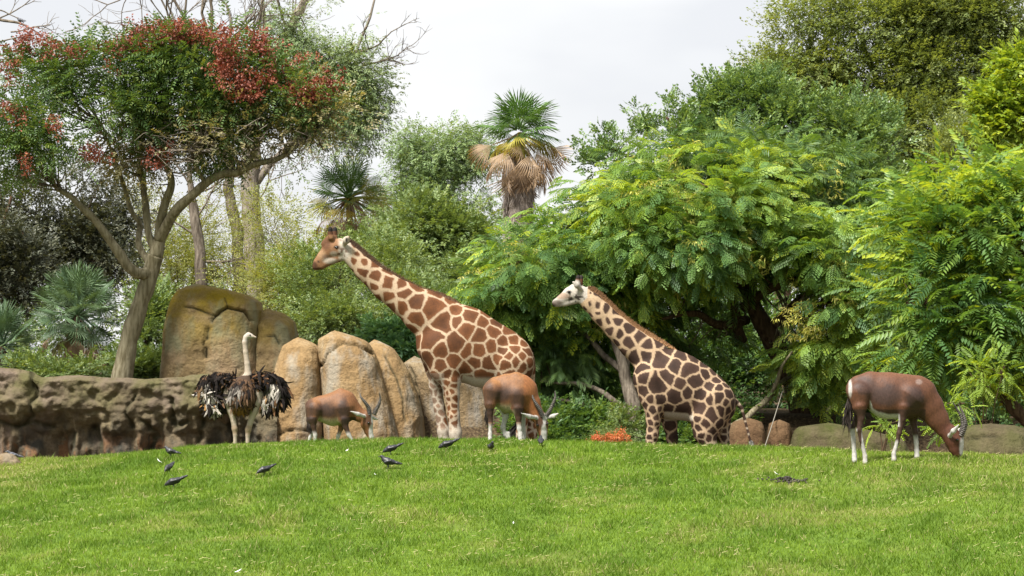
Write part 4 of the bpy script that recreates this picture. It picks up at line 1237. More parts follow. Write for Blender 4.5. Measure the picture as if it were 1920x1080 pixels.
def ostrich():
    D = 44.0
    A = Animal(D, (415, 615), (500, 905), 0.009, half=0.7)
    c = A.chain
    c([(466, 629, 6.2), (470, 630, 5)], 0.8, 0.01)
    c([(474, 631, 3.0), (480, 632.5, 1.5)], 1.2, 0.01)
    c([(461, 632, 5), (459, 642, 4.8), (460.5, 660, 4.6), (463.5, 682, 5), (465, 702, 6.5), (462, 722, 0.05, 12)], 1.0, 0.02)
    c([(456, 730, 0.0, 25), (456, 745, 0.05, 27), (455, 752, 0.25, 22)], 1.0, 0.08)
    A.chain([(432, 738, -0.0, 15), (428, 752, -0.03, 10)], 0.9, 0.05)
    A.leg([(428, 752, -0.03, 9), (433, 770, -0.04, 7), (438, 790, -0.04, 5), (440, 804, -0.04, 5.4), (441, 816, -0.04, 3.8), (441, 845, -0.04, 3.4), (441, -0.06, 3.6)], 0.02)
    A.chain([(480, 742, 0.0, 15), (481, 754, -0.03, 10)], 0.9, 0.05)
    A.leg([(481, 754, -0.03, 9.5), (476, 772, -0.04, 7.2), (470, 790, -0.04, 5.2), (465.5, 805, -0.04, 5.8), (464.5, 816, -0.04, 4), (464, 845, -0.04, 3.4), (464, -0.06, 3.6)], 0.02)
    for fx in (441, 464):
        x = (fx - 960) / FPX * (D - 0.06); g = float(gh(x, D - 0.06))
        A.body.cone((x, D - 0.06, g + 0.03), (x + 0.02, D - 0.24, g + 0.015), 0.03, 0.018, 1.0, 0.02)
    v, Q = A.body.mesh(1)
    px, py = px_of(v)
    col = np.repeat(np.array(S(226, 208, 186)[:3])[None], len(v), 0)
    col = blend(col, np.array(S(206, 180, 150)[:3]), blob(px, py, 440, 806, 8, 9) + blob(px, py, 466, 806, 8, 9))
    body_m = ((py > 704) & (py < 765) & (px > 436) & (px < 478)).astype(float)
    col = blend(col, np.array(S(96, 76, 60)[:3]), body_m)
    col = blend(col, np.array(S(240, 232, 220)[:3]), ((py < 640) & (px < 474)).astype(float) * 0.6)
    x = (452 - 960) / FPX * D
    root = thing("ostrich", "ostrich with pale neck and half-spread wings, standing in front of the rock wall", "ostrich", (x, D, float(gh(x, D))))
    part("body", root, v, Q, coat_mat("ostrich_skin", amount=0.18), {"Col": col})
    ev, ef = sphere(A.pt((469, 628.5, -0.055, 1))[:3], 0.014)
    part("eye", root, ev, ef, EYE)
    r = np.random.default_rng(3)
    FM = coat_mat("plumage", amount=0.45, nscale=50, rough=0.85, spec=0.1, bump=0.4)
    tv, tf = feather(5, 1.0, 0.13, 0.75)
    # body plumage
    N_ = 2600
    d = r.normal(0, 1, (N_, 3)); d /= np.linalg.norm(d, axis=1, keepdims=True)
    ctr = P(456, 738, D + 0.08)
    pos = ctr + d * np.array([27 * A.k, 0.42, 33 * A.k])
    low = d[:, 2] < -0.80
    pos = pos[~low]; d = d[~low]
    X = d * 0.45 + np.array([0, -0.15, -0.9]) + r.normal(0, 0.28, d.shape)
    v, f, ix = scatter(tv, tf, pos, X, d, r.uniform(0.08, 0.16, len(pos)))
    pp, qq = px_of(pos)
    brown, blk, gry, gold, buff = (np.array(S(*q)[:3]) for q in ((134, 104, 80), (46, 40, 38), (170, 162, 152), (182, 134, 70), (212, 190, 160)))
    cc = brown * r.uniform(0.5, 1.35, len(pos))[:, None]
    cc = blend(cc, blk * 1.2, (r.random(len(pos)) < 0.22).astype(float))
    cc = blend(cc, blk * 1.3, blob(pp, qq, 444, 727, 13, 12) * (r.random(len(pos)) < 0.8) * (d[:, 1] < 0.2))
    cc = blend(cc, gry, blob(pp, qq, 432, 738, 10, 14) * (r.random(len(pos)) < 0.75))
    cc = blend(cc, gry * 1.1, blob(pp, qq, 449, 735, 6, 10) * (r.random(len(pos)) < 0.6) * (d[:, 1] < 0))
    cc = blend(cc, gold, blob(pp, qq, 448, 766, 18, 12) * (r.random(len(pos)) < 0.8))
    part("plumage", root, v, f, FM, {"Col": cc[ix]}, kind="stuff")
    # wings: a feathered arm with hanging plumes
    def wing(line, Np, seed, colf, hang):
        rr = np.random.default_rng(seed)
        p = catmull([A.pt((*q, 1))[:3] for q in line], 10)
        t = rr.uniform(0, len(p) - 1.01, Np); i = t.astype(int); fr = (t - i)[:, None]
        pos = p[i] * (1 - fr) + p[i + 1] * fr + np.clip(rr.normal(0, 0.062, (Np, 3)), -0.11, 0.11) * [1, 1.2, 0.9]
        u = t / (len(p) - 1)
        X = hang(u, rr) + np.clip(rr.normal(0, 0.42, (Np, 3)), -0.7, 0.7)
        L = rr.uniform(0.09, 0.20, Np) * np.interp(u, [0, 0.3, 0.7, 1], [0.8, 1.1, 1.15, 0.8])
        v, f, ix = scatter(tv, tf, pos, X, np.tile([0, -0.75, 0.55], (Np, 1)) + rr.normal(0, 0.3, (Np, 3)), L)
        a1, a2 = px_of(pos + X / np.linalg.norm(X, axis=1, keepdims=True) * L[:, None] * 0.5)
        cw = colf(a1, a2, rr)
        bone, bf = tube(p, [0.05, 0.045, 0.03, 0.015], 8)
        wv = np.vstack([v, bone])
        cols = np.vstack([cw[ix], np.repeat(np.array(S(150, 132, 120)[:3])[None], len(bone), 0)])
        fs = [f] + [q + len(v) for q in bf]
        part("wing", root, wv, fs, FM, {"Col": cols})
    wht = np.array(S(246, 236, 222)[:3])
    def cl(a1, a2, rr):
        n = len(a1)
        c = blk * rr.uniform(0.55, 1.5, n)[:, None]
        c = blend(c, brown, (rr.random(n) < 0.2).astype(float))
        c = blend(c, wht, np.maximum(blob(a1, a2, 386, 741, 11, 13), blob(a1, a2, 402, 760, 9, 14)) * (rr.random(n) < 0.85))
        return blend(c, np.array(S(214, 160, 96)[:3]), np.maximum(blob(a1, a2, 395, 752, 8, 9), blob(a1, a2, 376, 742, 4, 12)) * (rr.random(n) < 0.5))
    wing([(438, 716, 0.0), (420, 710, 0.02), (404, 711, 0.0), (389, 719, -0.02), (384, 732, -0.05)], 1100, 5, cl,
         lambda u, rr: np.stack([-0.85 + 0.9 * rr.random(len(u)) + 0.25 * u, np.full(len(u), -0.2), -0.35 - 0.9 * u], 1))
    wing([(386, 728, -0.05), (392, 742, -0.05), (402, 754, -0.04), (409, 760, -0.03)], 420, 15, cl,
         lambda u, rr: np.stack([-0.2 + 0.5 * rr.random(len(u)), np.full(len(u), -0.2), -0.6 * np.ones(len(u))], 1) * 0.7)
    def cr2(a1, a2, rr):
        n = len(a1)
        c = blk * rr.uniform(0.55, 1.5, n)[:, None]
        c = blend(c, np.array(S(150, 110, 78)[:3]), (rr.random(n) < 0.22).astype(float))
        c = blend(c, wht, np.maximum(blob(a1, a2, 511, 738, 11, 13), blob(a1, a2, 497, 756, 9, 10)) * (rr.random(n) < 0.88))
        return blend(c, np.array(S(210, 162, 104)[:3]), blob(a1, a2, 500, 748, 9, 8) * (rr.random(n) < 0.5))
    wing([(474, 714, 0.0), (490, 709, 0.02), (506, 710, 0.0), (518, 719, -0.02), (524, 733, -0.04), (514, 748, -0.04), (499, 760, -0.02)], 1400, 7, cr2,
         lambda u, rr: np.stack([0.75 - 0.75 * rr.random(len(u)) - 0.5 * u, np.full(len(u), -0.2), -0.35 - 0.8 * u], 1))
    # leg feathering edge
    return root
ostrich()

# ---- blackbirds on the lawn and two perched birds
BIRD = coat_mat("bird_plumage", amount=0.35, nscale=60, rough=0.45, spec=0.5)
def bird_mesh(pose, grey=False):
    """a small bird along +x, feet at the origin, 0.24 m long; pose: 'peck', 'stand'"""
    B = Body((-0.2, -0.09, -0.02), (0.2, 0.09, 0.22), 0.0042)
    if pose == 'peck':
        B.chain([(-0.035, 0, 0.095, 0.034), (0.02, 0, 0.083, 0.036), (0.055, 0, 0.068, 0.026)], 0.85, 0.02)
        B.chain([(0.06, 0, 0.066, 0.022), (0.083, 0, 0.052, 0.018)], 0.9, 0.012)
        B.chain([(0.092, 0, 0.046, 0.007), (0.118, 0, 0.024, 0.0025)], 1, 0.006)
        B.chain([(-0.05, 0, 0.105, 0.022), (-0.10, 0, 0.128, 0.014), (-0.145, 0, 0.148, 0.010)], 1.5, 0.02)
    else:
        B.chain([(-0.04, 0, 0.078, 0.030), (0.01, 0, 0.088, 0.037), (0.045, 0, 0.105, 0.028)], 0.85, 0.02)
        B.chain([(0.055, 0, 0.125, 0.020), (0.07, 0, 0.137, 0.0185)], 0.9, 0.012)
        B.chain([(0.085, 0, 0.137, 0.007), (0.115, 0, 0.134, 0.0025)], 1, 0.006)
        B.chain([(-0.05, 0, 0.078, 0.022), (-0.10, 0, 0.068, 0.014), (-0.145, 0, 0.06, 0.010)], 1.5, 0.02)
    for s in (-1, 1):
        B.chain([(0.005, 0.012 * s, 0.055, 0.008), (0.0, 0.018 * s, 0.03, 0.0042), (0.004, 0.018 * s, 0.004, 0.004)], 1, 0.008)
        B.chain([(0.004, 0.018 * s, 0.004, 0.004), (0.028, 0.02 * s, 0.003, 0.0035)], 1, 0.004)
        z = 0.098 if pose == 'peck' else 0.09
        B.chain([(0.03, 0.030 * s, z - 0.012, 0.012), (-0.03, 0.033 * s, z + 0.002, 0.015), (-0.09, 0.016 * s, z + (0.022 if pose == 'peck' else -0.02), 0.007)], 0.7, 0.008)
    v, Q = B.mesh(1)
    k = np.array(S(120, 122, 132)[:3]) if grey else np.array([0.016, 0.016, 0.019])
    c = np.repeat(k[None], len(v), 0)
    mottle = fbm(v * 30, 2, 5)  # noise that varies the plumage tone at random
    c = c * (0.7 + 0.7 * mottle[:, None])
    return make_mesh("bird_body", v, Q, BIRD, {"Col": c})
BM = {p: bird_mesh(p) for p in ('peck', 'stand')}
EYEM = make_mesh("bird_eye", *sphere((0, 0, 0), 0.004, 8, 6), EYE)

def bird(label, loc, pose, rz, scale=1.0, group=None, me=None, name="blackbird", cat="bird"):
    o = link(name, me or BM[pose], None, loc)
    o.rotation_euler = (0, 0, rz); o.scale = (scale,) * 3
    tag(o, label, cat, group)
    ex, ez = (0.088, 0.056) if pose == 'peck' else (0.078, 0.142)
    for s in (-1, 1):
        e = link("eye", EYEM, o, (ex, 0.0155 * s, ez))
    return o
for px, py, pose, deg, sc, lab in [
        (320, 858, 'stand', 165, 1.0, "upright blackbird facing the rock wall, highest of the three on the left slope"),
        (316, 889, 'peck', 250, 1.0, "plump blackbird seen end-on, middle of the three on the left slope"),
        (326, 917, 'peck', 180, 1.1, "blackbird with raised tail, lowest of the three on the left slope"),
        (496, 893, 'peck', 205, 1.0, "lone blackbird pecking on the slope below the ostrich"),
        (733, 854, 'peck', 182, 1.05, "blackbird pecking with its tail raised, just above the standing one below the smallest antelope"),
        (728, 880, 'stand', 172, 1.15, "standing blackbird with level tail, below the pecking one near the smallest antelope"),
        (838, 846, 'peck', 180, 1.1, "blackbird bent low in front of the taller giraffe's front legs"),
        (921, 848, 'stand', 285, 0.95, "upright blackbird on the lawn below the orange-brown antelope's hind legs"),
        (1014, 838, 'stand', 90, 1.0, "blackbird on the hilltop right in front of the grazing antelope's white nose")]:
    bird(lab, hit(px, py), pose, math.radians(deg), sc)
GB = bird_mesh('stand', True)
bird("blue-grey pigeon sitting beside the pale rock at the lawn edge", (P(24, 862, 37.7)[0], 37.7, float(gh(P(24, 862, 37.7)[0], 37.7)) + 0.02), 'stand', math.radians(200), 1.0, me=GB, name="pigeon")

# ---- small things on the lawn
def dung():
    c = hit(1474, 904)
    r = np.random.default_rng(4)
    root = thing("dung_pile", "small dark pile of dung pellets on the lawn", "dung", c)
    g = Geo()
    for i in range(110):
        a, rad = r.uniform(0, 6.28), abs(r.normal(0, 0.10))
        p = np.array([c[0] + rad * math.cos(a) * 1.5, c[1] + rad * math.sin(a), 0])
        p[2] = float(gh(p[0], p[1])) + 0.02 + 0.045 * math.exp(-(rad / 0.08) ** 2) * r.random()
        v, f = sphere(p, 0.014 * r.uniform(0.8, 1.2), 6, 5, (1, 1, 0.8))
        g.add(v, f)
    v, f, _ = g.get()
    part("pellets", root, v, f, solid_mat("dung", (0.02, 0.017, 0.014, 1), (0.05, 0.04, 0.033, 1), 40), kind="stuff")
dung()
FEA = solid_mat("white_feather", (0.8, 0.8, 0.78, 1), rough=0.8)
fv, ff = feather(5, 1.0, 0.14, -0.25)
for px, py, s in ((304, 872, .11), (325, 899, .07), (648, 850, .05), (963, 988, .05), (1312, 957, .05), (1460, 895, .08), (1794, 1002, .10), (1563, 853, .07), (440, 1079, .07), (706, 896, .05)):
    h_ = hit(px, py)
    q = link("feather", bpy.data.meshes.get("feather") or make_mesh("feather", fv, ff, FEA), None, (h_[0], h_[1], h_[2] + 0.035))
    q.scale = (s,) * 3; q.rotation_euler = (0.3, -0.2, px)
    tag(q, "tiny white feather lying on the green lawn", "feather", "white feathers on the lawn")

# ------------------------------------------------------------------ trees and plants
def leaf_piece(p, d, n, L, W, fold=0.0):
    """one diamond leaf: base p, direction d, normal n"""
    d = d / np.linalg.norm(d); s = np.cross(n, d); s /= np.linalg.norm(s) + 1e-9
    up = np.cross(d, s)
    return np.array([p, p + d * L * 0.45 + s * W * 0.5 + up * fold * W, p + d * L, p + d * L * 0.45 - s * W * 0.5 + up * fold * W]), np.array([[0, 1, 2], [0, 2, 3]])

def t_twig(n=9, L=0.30, ll=0.10, lw=0.035, ang=50, droop=0.0, hang=0.0, seed=0, jitter=0.5, tri=False):
    r = np.random.default_rng(seed)
    V, F = [], []
    for i in range(n):
        t = (i + 0.6) / n
        p = np.array([t * L, 0, -droop * L * t * t]) + r.normal(0, 0.012, 3)
        a = math.radians(ang * (1 - 0.5 * t)) * (1 if i % 2 else -1)
        d = np.array([math.cos(a), math.sin(a), -hang]) + r.normal(0, 0.25 * jitter, 3)
        nn = np.array([0, 0, 1.0]) + r.normal(0, 0.6 * jitter, 3)
        v, f = leaf_piece(p, d, nn, ll * r.uniform(0.75, 1.2), lw * r.uniform(0.8, 1.2), 0.12)
        if tri:
            q = 0.68 * v[0] + 0.32 * v[2]; V.append(np.array([q + 1.35 * (v[1] - 0.5 * (v[1] + v[3])), v[2], q + 1.35 * (v[3] - 0.5 * (v[1] + v[3]))]) if i % 3 else np.array([v[0], v[1] * 1.2 - 0.2 * v[3], v[2] * 0.8 + 0.2 * v[3]])); F.append(np.array([[0, 1, 2]]) + 3 * i)
        else:
            V.append(v); F.append(f + 4 * i)
    return np.concatenate(V), np.concatenate(F)

def t_pinnate(pairs=5, L=0.30, ll=0.085, lw=0.032, droop=0.35, seed=0):
    r = np.random.default_rng(seed)
    V, F = [], []; n = 0
    for i in range(pairs):
        t = (i + 0.7) / pairs
        p = np.array([t * L, 0, -droop * L * t * t])
        for s in (-1, 1):
            d = np.array([0.55, s * 0.85, -0.35 - 0.4 * droop]) + r.normal(0, 0.08, 3)
            v, f = leaf_piece(p, d, np.array([0, s * 0.25, 1.0]), ll * math.sin(math.pi * (0.25 + 0.6 * t)) * 1.15, lw, 0.1)
            V.append(v); F.append(f + n); n += 4
    return np.concatenate(V), np.concatenate(F)

def t_bipinnate(pairs=8, L=0.52, pl=0.17, nl=6, droop=0.42, seed=0, simple=False):
    """feathery leaf: a drooping rachis with paired pinnae, each a comb of small leaflets"""
    r = np.random.default_rng(seed)
    V, F = [], []; n = 0
    rv = [np.array([t * L, 0, -droop * L * t * t]) for t in np.linspace(0, 1, 4)]
    tv, tf = tube(np.array(rv), [0.005, 0.002], 3, cap=False)
    V.append(tv); q = tf[0]; F.append(np.concatenate([q[:, [0, 1, 2]], q[:, [0, 2, 3]]])); n += len(tv)
    for i in range(pairs):
        t = 0.16 + 0.82 * (i + 0.5) / pairs
        p = np.array([t * L, 0, -droop * L * t * t])
        plen = pl * (0.55 + 0.75 * math.sin(math.pi * (0.15 + 0.75 * t)))
        for s in (-1, 1):
            d = np.array([0.52, s * 0.80, -0.28 - 0.55 * t * droop]) + r.normal(0, 0.07, 3); d /= np.linalg.norm(d)
            side = np.cross(np.array([0, 0, 1.0]), d); side /= np.linalg.norm(side)
            sag = lambda u: p + d * plen * u + np.array([0, 0, -0.30 * plen * u * u])
            if simple:
                w = 0.017
                a, b, c = sag(0), sag(0.55), sag(1.0)
                V.append(np.array([a, b + side * w, c, b - side * w])); F.append(np.array([[0, 1, 2], [0, 2, 3]]) + n); n += 4
                continue
            for j in range(nl):
                u0, u1 = j / nl, (j + 1.05) / nl
                w = 0.024 * math.sin(math.pi * (0.22 + 0.66 * u0)) + 0.004
                for sd in (-1, 1):
                    a, b = sag(u0), sag(u1)
                    m_ = 0.5 * (a + b) + sd * side * w + d * 0.012 + np.array([0, 0, -0.006])
                    V.append(np.array([a, b, m_] if sd < 0 else [b, a, m_])); F.append(np.array([[0, 1, 2]]) + n); n += 3
    return np.concatenate(V), np.concatenate(F)

def t_cluster(n=12, R=0.12, ll=0.045, lw=0.04, seed=0, stretch=1.4):
    """hanging bunch of seed pods"""
    r = np.random.default_rng(seed)
    V, F = [], []
    for i in range(n):
        p = r.normal(0, R * 0.5, 3) * [stretch, 1, 1]
        v, f = leaf_piece(p, np.array([0.4, 0, -1.0]) + r.normal(0, 0.5, 3), r.normal(0, 1, 3), ll * r.uniform(0.7, 1.2), lw, 0.25)
        V.append(v); F.append(f + 4 * i)
    return np.concatenate(V), np.concatenate(F)

TW = {
 'small': [t_twig(10, 0.26, 0.078, 0.038, 55, 0.1, 0.1, i, tri=True) for i in range(3)],
 'fine': [t_twig(12, 0.34, 0.060, 0.024, 60, 0.2, 0.1, 10 + i, tri=True) for i in range(3)],
 'willow': [t_twig(10, 0.30, 0.11, 0.034, 50, 0.4, 0.55, 20 + i, tri=True) for i in range(3)],
 'oval': [t_twig(10, 0.30, 0.10, 0.055, 55, -0.1, 0.0, 30 + i) for i in range(3)],
 'broad': [t_twig(9, 0.20, 0.14, 0.060, 70, 0.0, 0.15, 40 + i) for i in range(3)],
 'pinnate': [t_pinnate(5, 0.34, 0.10, 0.038, 0.35, 50 + i) for i in range(3)],
 'feather': [t_bipinnate(8, 0.50, 0.19, 3, 0.50, 60 + i) for i in range(3)],
 'feather_lo': [t_bipinnate(8, 0.44, 0.16, 6, 0.45, 70 + i, True) for i in range(3)],
 'locust': [t_pinnate(9, 0.62, 0.16, 0.060, 0.40, 80 + i) for i in range(3)],
 'pods': [t_cluster(14, 0.13, 0.060, 0.052, 90 + i, 1.0) for i in range(3)],
 'ypods': [t_cluster(9, 0.07, 0.10, 0.022, 95 + i, 0.7) for i in range(3)],
}

def blob_points(blobs, n, r, shell=0.45):
    b = np.array([[*P(q[0], q[1], q[2]), q[3] * q[2] / FPX, (q[5] if len(q) > 5 and q[5] else 0.75 * q[3] * q[2] / FPX), q[4] * q[2] / FPX] for q in blobs])
    w = (b[:, 3] * b[:, 5]) ** 1.0 * np.array([q[6] if len(q) > 6 else 1.0 for q in blobs]); w /= w.sum()
    i = r.choice(len(b), n, p=w)
    d = r.normal(0, 1, (n, 3)); d /= np.linalg.norm(d, axis=1, keepdims=True)
    d[:, 1] = np.where((d[:, 1] > 0.25) & (r.random(n) < 0.6), -d[:, 1], d[:, 1])
    rad = r.random(n) ** shell
    return b[i, :3] + d * rad[:, None] * b[i, 3:6], d, i

def crown(root, mat, blobs, N, kind, seed, scale=(0.8, 1.25), per=10, cl=0.30, gap=0.36, gfreq=1.1, out=0.7, up=0.15, shell=0.42, name="crown", objects=0, objname="leaf", grad=0.0, flat=0.0):
    """foliage: N twigs of a kind in clumps spread through the blobs' volume; objects: that many nearest twigs become parts of their own"""
    r = np.random.default_rng(seed)
    nc = max(4, int(N / per * 1.0 / max(0.15, 1 - gap)))
    c, d, bi = blob_points(blobs, nc, r, shell)
    g = fbm(c * gfreq, 2, seed + 2)
    k = np.argsort(-(g + 0.12 * r.random(nc)))[:max(3, N // per)]
    c, d = c[k], d[k]
    i = r.integers(0, len(c), N)
    off = r.normal(0, 1, (N, 3)) * cl * [1, 1, 0.7]
    pos = c[i] + off
    X = d[i] * out + off / (cl + 1e-6) * 0.45 + r.normal(0, 0.45, (N, 3)) + np.array([0, 0, up])
    if flat: X[:, 2] *= (1 - flat)
    upv = np.tile([0, 0, 1.0], (N, 1)) + r.normal(0, 0.35, (N, 3)) + d[i] * 0.35
    sc = r.uniform(*scale, N)
    clp = np.clip(r.random(len(c))[i] * 0.8 + 0.2 * r.random(N), 0, 1)
    tl = TW[kind]
    var = r.integers(0, len(tl), N)
    sel = np.zeros(N, bool)
    if objects:
        score = pos[:, 1] + r.random(N) * 0.5
        sel[np.argsort(score)[:objects]] = True
    G = Geo()
    for q, (tv, tf) in enumerate(tl):
        m = (var == q) & ~sel
        if not m.any(): continue
        v, f, ix = scatter(tv, tf, pos[m], X[m], upv[m], sc[m])
        nl = len(tv)
        st_ = 3 if len(tf) * 3 == nl else 4
        leafr = np.repeat(r.random((m.sum(), (nl + st_ - 1) // st_)), st_, 1)[:, :nl].ravel()
        tw = r.random(m.sum())
        G.add(v, f, rnd=np.mod(0.5 * leafr + 0.5 * tw[ix], 1.0), clp=clp[m][ix])
    v, f, at = G.get()
    o = part(name, root, v, f, mat, at, smooth=False, kind="stuff")
    if objects:
        ms = [make_mesh(objname, tv, tf, mat, None, smooth=False) for tv, tf in tl]
        Xn, Yn, Zn = frames(X[sel], upv[sel])
        rl = np.array(root.location)
        for p_, x_, y_, z_, s_, q in zip(pos[sel], Xn, Yn, Zn, sc[sel], var[sel]):
            ob = bpy.data.objects.new(objname, ms[q])
            COL.objects.link(ob)
            ob.parent = root
            M = Matrix(((x_[0] * s_, y_[0] * s_, z_[0] * s_, p_[0] - rl[0]), (x_[1] * s_, y_[1] * s_, z_[1] * s_, p_[1] - rl[1]), (x_[2] * s_, y_[2] * s_, z_[2] * s_, p_[2] - rl[2]), (0, 0, 0, 1)))
            ob.matrix_basis = M
    return c

def wobble(p, amp, seed):
    n = np.stack([fbm(p * 2.2 + 9.1 * k, 2, seed + k) - 0.5 for k in range(3)], 1)
    w = np.minimum(1, np.linspace(0, 6, len(p)))[:, None]
    return p + n * amp * 2 * w

def limb(root, pts, rad, mat, seed, name="limb", sides=9, wob=0.05):
    """pts: (px, py, D) along the limb, rad in metres"""
    p = catmull([P(*q) for q in pts], 8)
    p = wobble(p, wob, seed)
    n = len(p)
    rr = np.interp(np.linspace(0, 1, n), np.linspace(0, 1, len(rad)), rad)
    rr = rr * (1 + 0.22 * (vnoise(p * 5, seed) - 0.5))
    v, f = tube(p, rr, sides)
    part(name, root, v, f, mat)
    return p

def twigs(root, limbs, targets, n, mat, seed, r0=0.014, r1=0.004, curl=0.22, name="twigs", sides=3):
    r = np.random.default_rng(seed)
    L = np.concatenate(limbs)
    G = Geo()
    for t in targets[r.permutation(len(targets))[:n]]:
        i = np.argmin(np.linalg.norm((L - t) * [1, 1, 1.0], axis=1) + 0.25 * r.random(len(L)) * 2)
        a = L[i]
        mid = 0.5 * (a + t) + r.normal(0, curl, 3) * np.linalg.norm(t - a) * 0.5
        p = catmull([a, mid, t], 4)
        v, f = tube(p, [r0 * r.uniform(0.7, 1.4), r1], sides, cap=False)
        G.add(v, f)
    v, f, _ = G.get()
    return part(name, root, v, f, mat, kind="stuff")

def bare_branch(G, p, d, L, rad, depth, r, up=0.15):
    """recursive leafless branching"""
    n = 5
    pts = [p]
    q = p.copy(); dd = d.copy()
    for i in range(n):
        dd = dd + r.normal(0, 0.16, 3) + np.array([0, 0, up * 0.3]); dd /= np.linalg.norm(dd)
        q = q + dd * L / n
        pts.append(q.copy())
    v, f = tube(np.array(pts), [rad, rad * 0.55], 5 if rad > 0.02 else 4, cap=False)
    G.add(v, f)
    if depth <= 0: return
    for k in range(r.integers(2, 5)):
        i = r.integers(2, n + 1)
        e = dd + r.normal(0, 0.55, 3); e /= np.linalg.norm(e)
        bare_branch(G, pts[i], e, L * r.uniform(0.45, 0.8), max(0.006, rad * 0.52), depth - 1, r, up)

def bark_mat(name, c1, c2, scale=6.0):
    return solid_mat(name, c1, c2, scale, rough=0.9, bump=0.9, spec=0.1, stretch=(3, 3, 0.6))
B_OLIVE = bark_mat("bark_olive", S(134, 124, 96), S(190, 180, 150))
B_GREY = bark_mat("bark_grey", S(120, 108, 96), S(186, 172, 154))
B_DARK = bark_mat("bark_dark", S(92, 72, 56), S(142, 118, 94))
B_PALE = bark_mat("bark_pale", S(150, 136, 122), S(206, 194, 178))

L_MIMOSA = leaf_mat("leaf_mimosa", [(0.05, (0.042, 0.092, 0.030, 1)), (0.40, (0.085, 0.152, 0.036, 1)), (0.68, (0.150, 0.220, 0.036, 1)), (0.84, (0.23, 0.27, 0.022, 1))], 0.42)
L_MIMOSA_SHADE = leaf_mat("leaf_mimosa_shaded", [(0.05, (0.028, 0.062, 0.022, 1)), (0.5, (0.056, 0.106, 0.030, 1)), (0.9, (0.115, 0.170, 0.036, 1))], 0.40)  # darker copy of the mimosa leaf: shade under the crowns put into its colour
L_RAIN = leaf_mat("leaf_rain_tree", [(0.05, (0.030, 0.062, 0.018, 1)), (0.5, (0.062, 0.105, 0.028, 1)), (0.92, (0.145, 0.165, 0.036, 1))], 0.32)
L_SPARSE = leaf_mat("leaf_drying", [(0.05, (0.09, 0.10, 0.05, 1)), (0.5, (0.16, 0.15, 0.075, 1)), (0.92, (0.24, 0.20, 0.10, 1))], 0.30)
L_POD = leaf_mat("seed_pod_red", [(0.05, (0.06, 0.016, 0.010, 1)), (0.5, (0.13, 0.034, 0.020, 1)), (0.92, (0.22, 0.075, 0.038, 1))], 0.30, tmul=(1.5, 0.8, 0.6))
L_YPOD = leaf_mat("seed_pod_yellow", [(0.05, (0.30, 0.29, 0.06, 1)), (0.5, (0.42, 0.36, 0.09, 1)), (0.92, (0.46, 0.34, 0.13, 1))], 0.35)
L_EUC = leaf_mat("leaf_gum", [(0.05, (0.070, 0.105, 0.055, 1)), (0.5, (0.120, 0.165, 0.075, 1)), (0.92, (0.20, 0.235, 0.10, 1))], 0.30)
L_GREY = leaf_mat("leaf_grey_green", [(0.05, (0.070, 0.115, 0.050, 1)), (0.5, (0.120, 0.175, 0.070, 1)), (0.92, (0.19, 0.235, 0.09, 1))], 0.30)
L_OLIVE = leaf_mat("leaf_olive", [(0.05, (0.062, 0.088, 0.030, 1)), (0.5, (0.115, 0.148, 0.044, 1)), (0.92, (0.190, 0.215, 0.068, 1))], 0.42)
L_CAROB = leaf_mat("leaf_carob", [(0.05, (0.036, 0.068, 0.028, 1)), (0.5, (0.080, 0.132, 0.042, 1)), (0.92, (0.160, 0.218, 0.066, 1))], 0.30, rough=0.38)
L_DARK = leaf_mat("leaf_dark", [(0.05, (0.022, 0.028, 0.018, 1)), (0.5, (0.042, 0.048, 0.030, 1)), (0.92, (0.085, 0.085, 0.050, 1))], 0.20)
L_SHRUB = leaf_mat("leaf_shrub", [(0.05, (0.048, 0.078, 0.024, 1)), (0.5, (0.092, 0.134, 0.042, 1)), (0.92, (0.165, 0.200, 0.066, 1))], 0.32)
L_AIRY = leaf_mat("leaf_airy_yellow", [(0.05, (0.085, 0.105, 0.032, 1)), (0.5, (0.140, 0.160, 0.046, 1)), (0.92, (0.23, 0.225, 0.060, 1))], 0.38)
L_BRIGHT = leaf_mat("leaf_bright", [(0.05, (0.075, 0.125, 0.014, 1)), (0.5, (0.150, 0.21, 0.020, 1)), (0.92, (0.25, 0.285, 0.030, 1))], 0.42)
L_BLUE = leaf_mat("leaf_blue_green", [(0.05, (0.045, 0.105, 0.045, 1)), (0.5, (0.090, 0.175, 0.070, 1)), (0.92, (0.160, 0.250, 0.090, 1))], 0.30)
L_FLOWER = leaf_mat("flower_orange", [(0.05, (0.32, 0.060, 0.020, 1)), (0.5, (0.45, 0.11, 0.035, 1)), (0.92, (0.50, 0.20, 0.08, 1))], 0.30, tmul=(1.2, 0.9, 0.7))

def tree(name, label, cat, base, group=None):
    """base: (px, D); stands on the ground there"""
    x = (base[0] - 960) / FPX * base[1]
    return thing(name, label, cat, (x, base[1], float(gh(x, base[1]))), group)
def gpy(px, D):
    x = (px - 960) / FPX * D
    return HOR - (float(gh(x, D)) - 0.1 - CAM_Z) / D * FPX

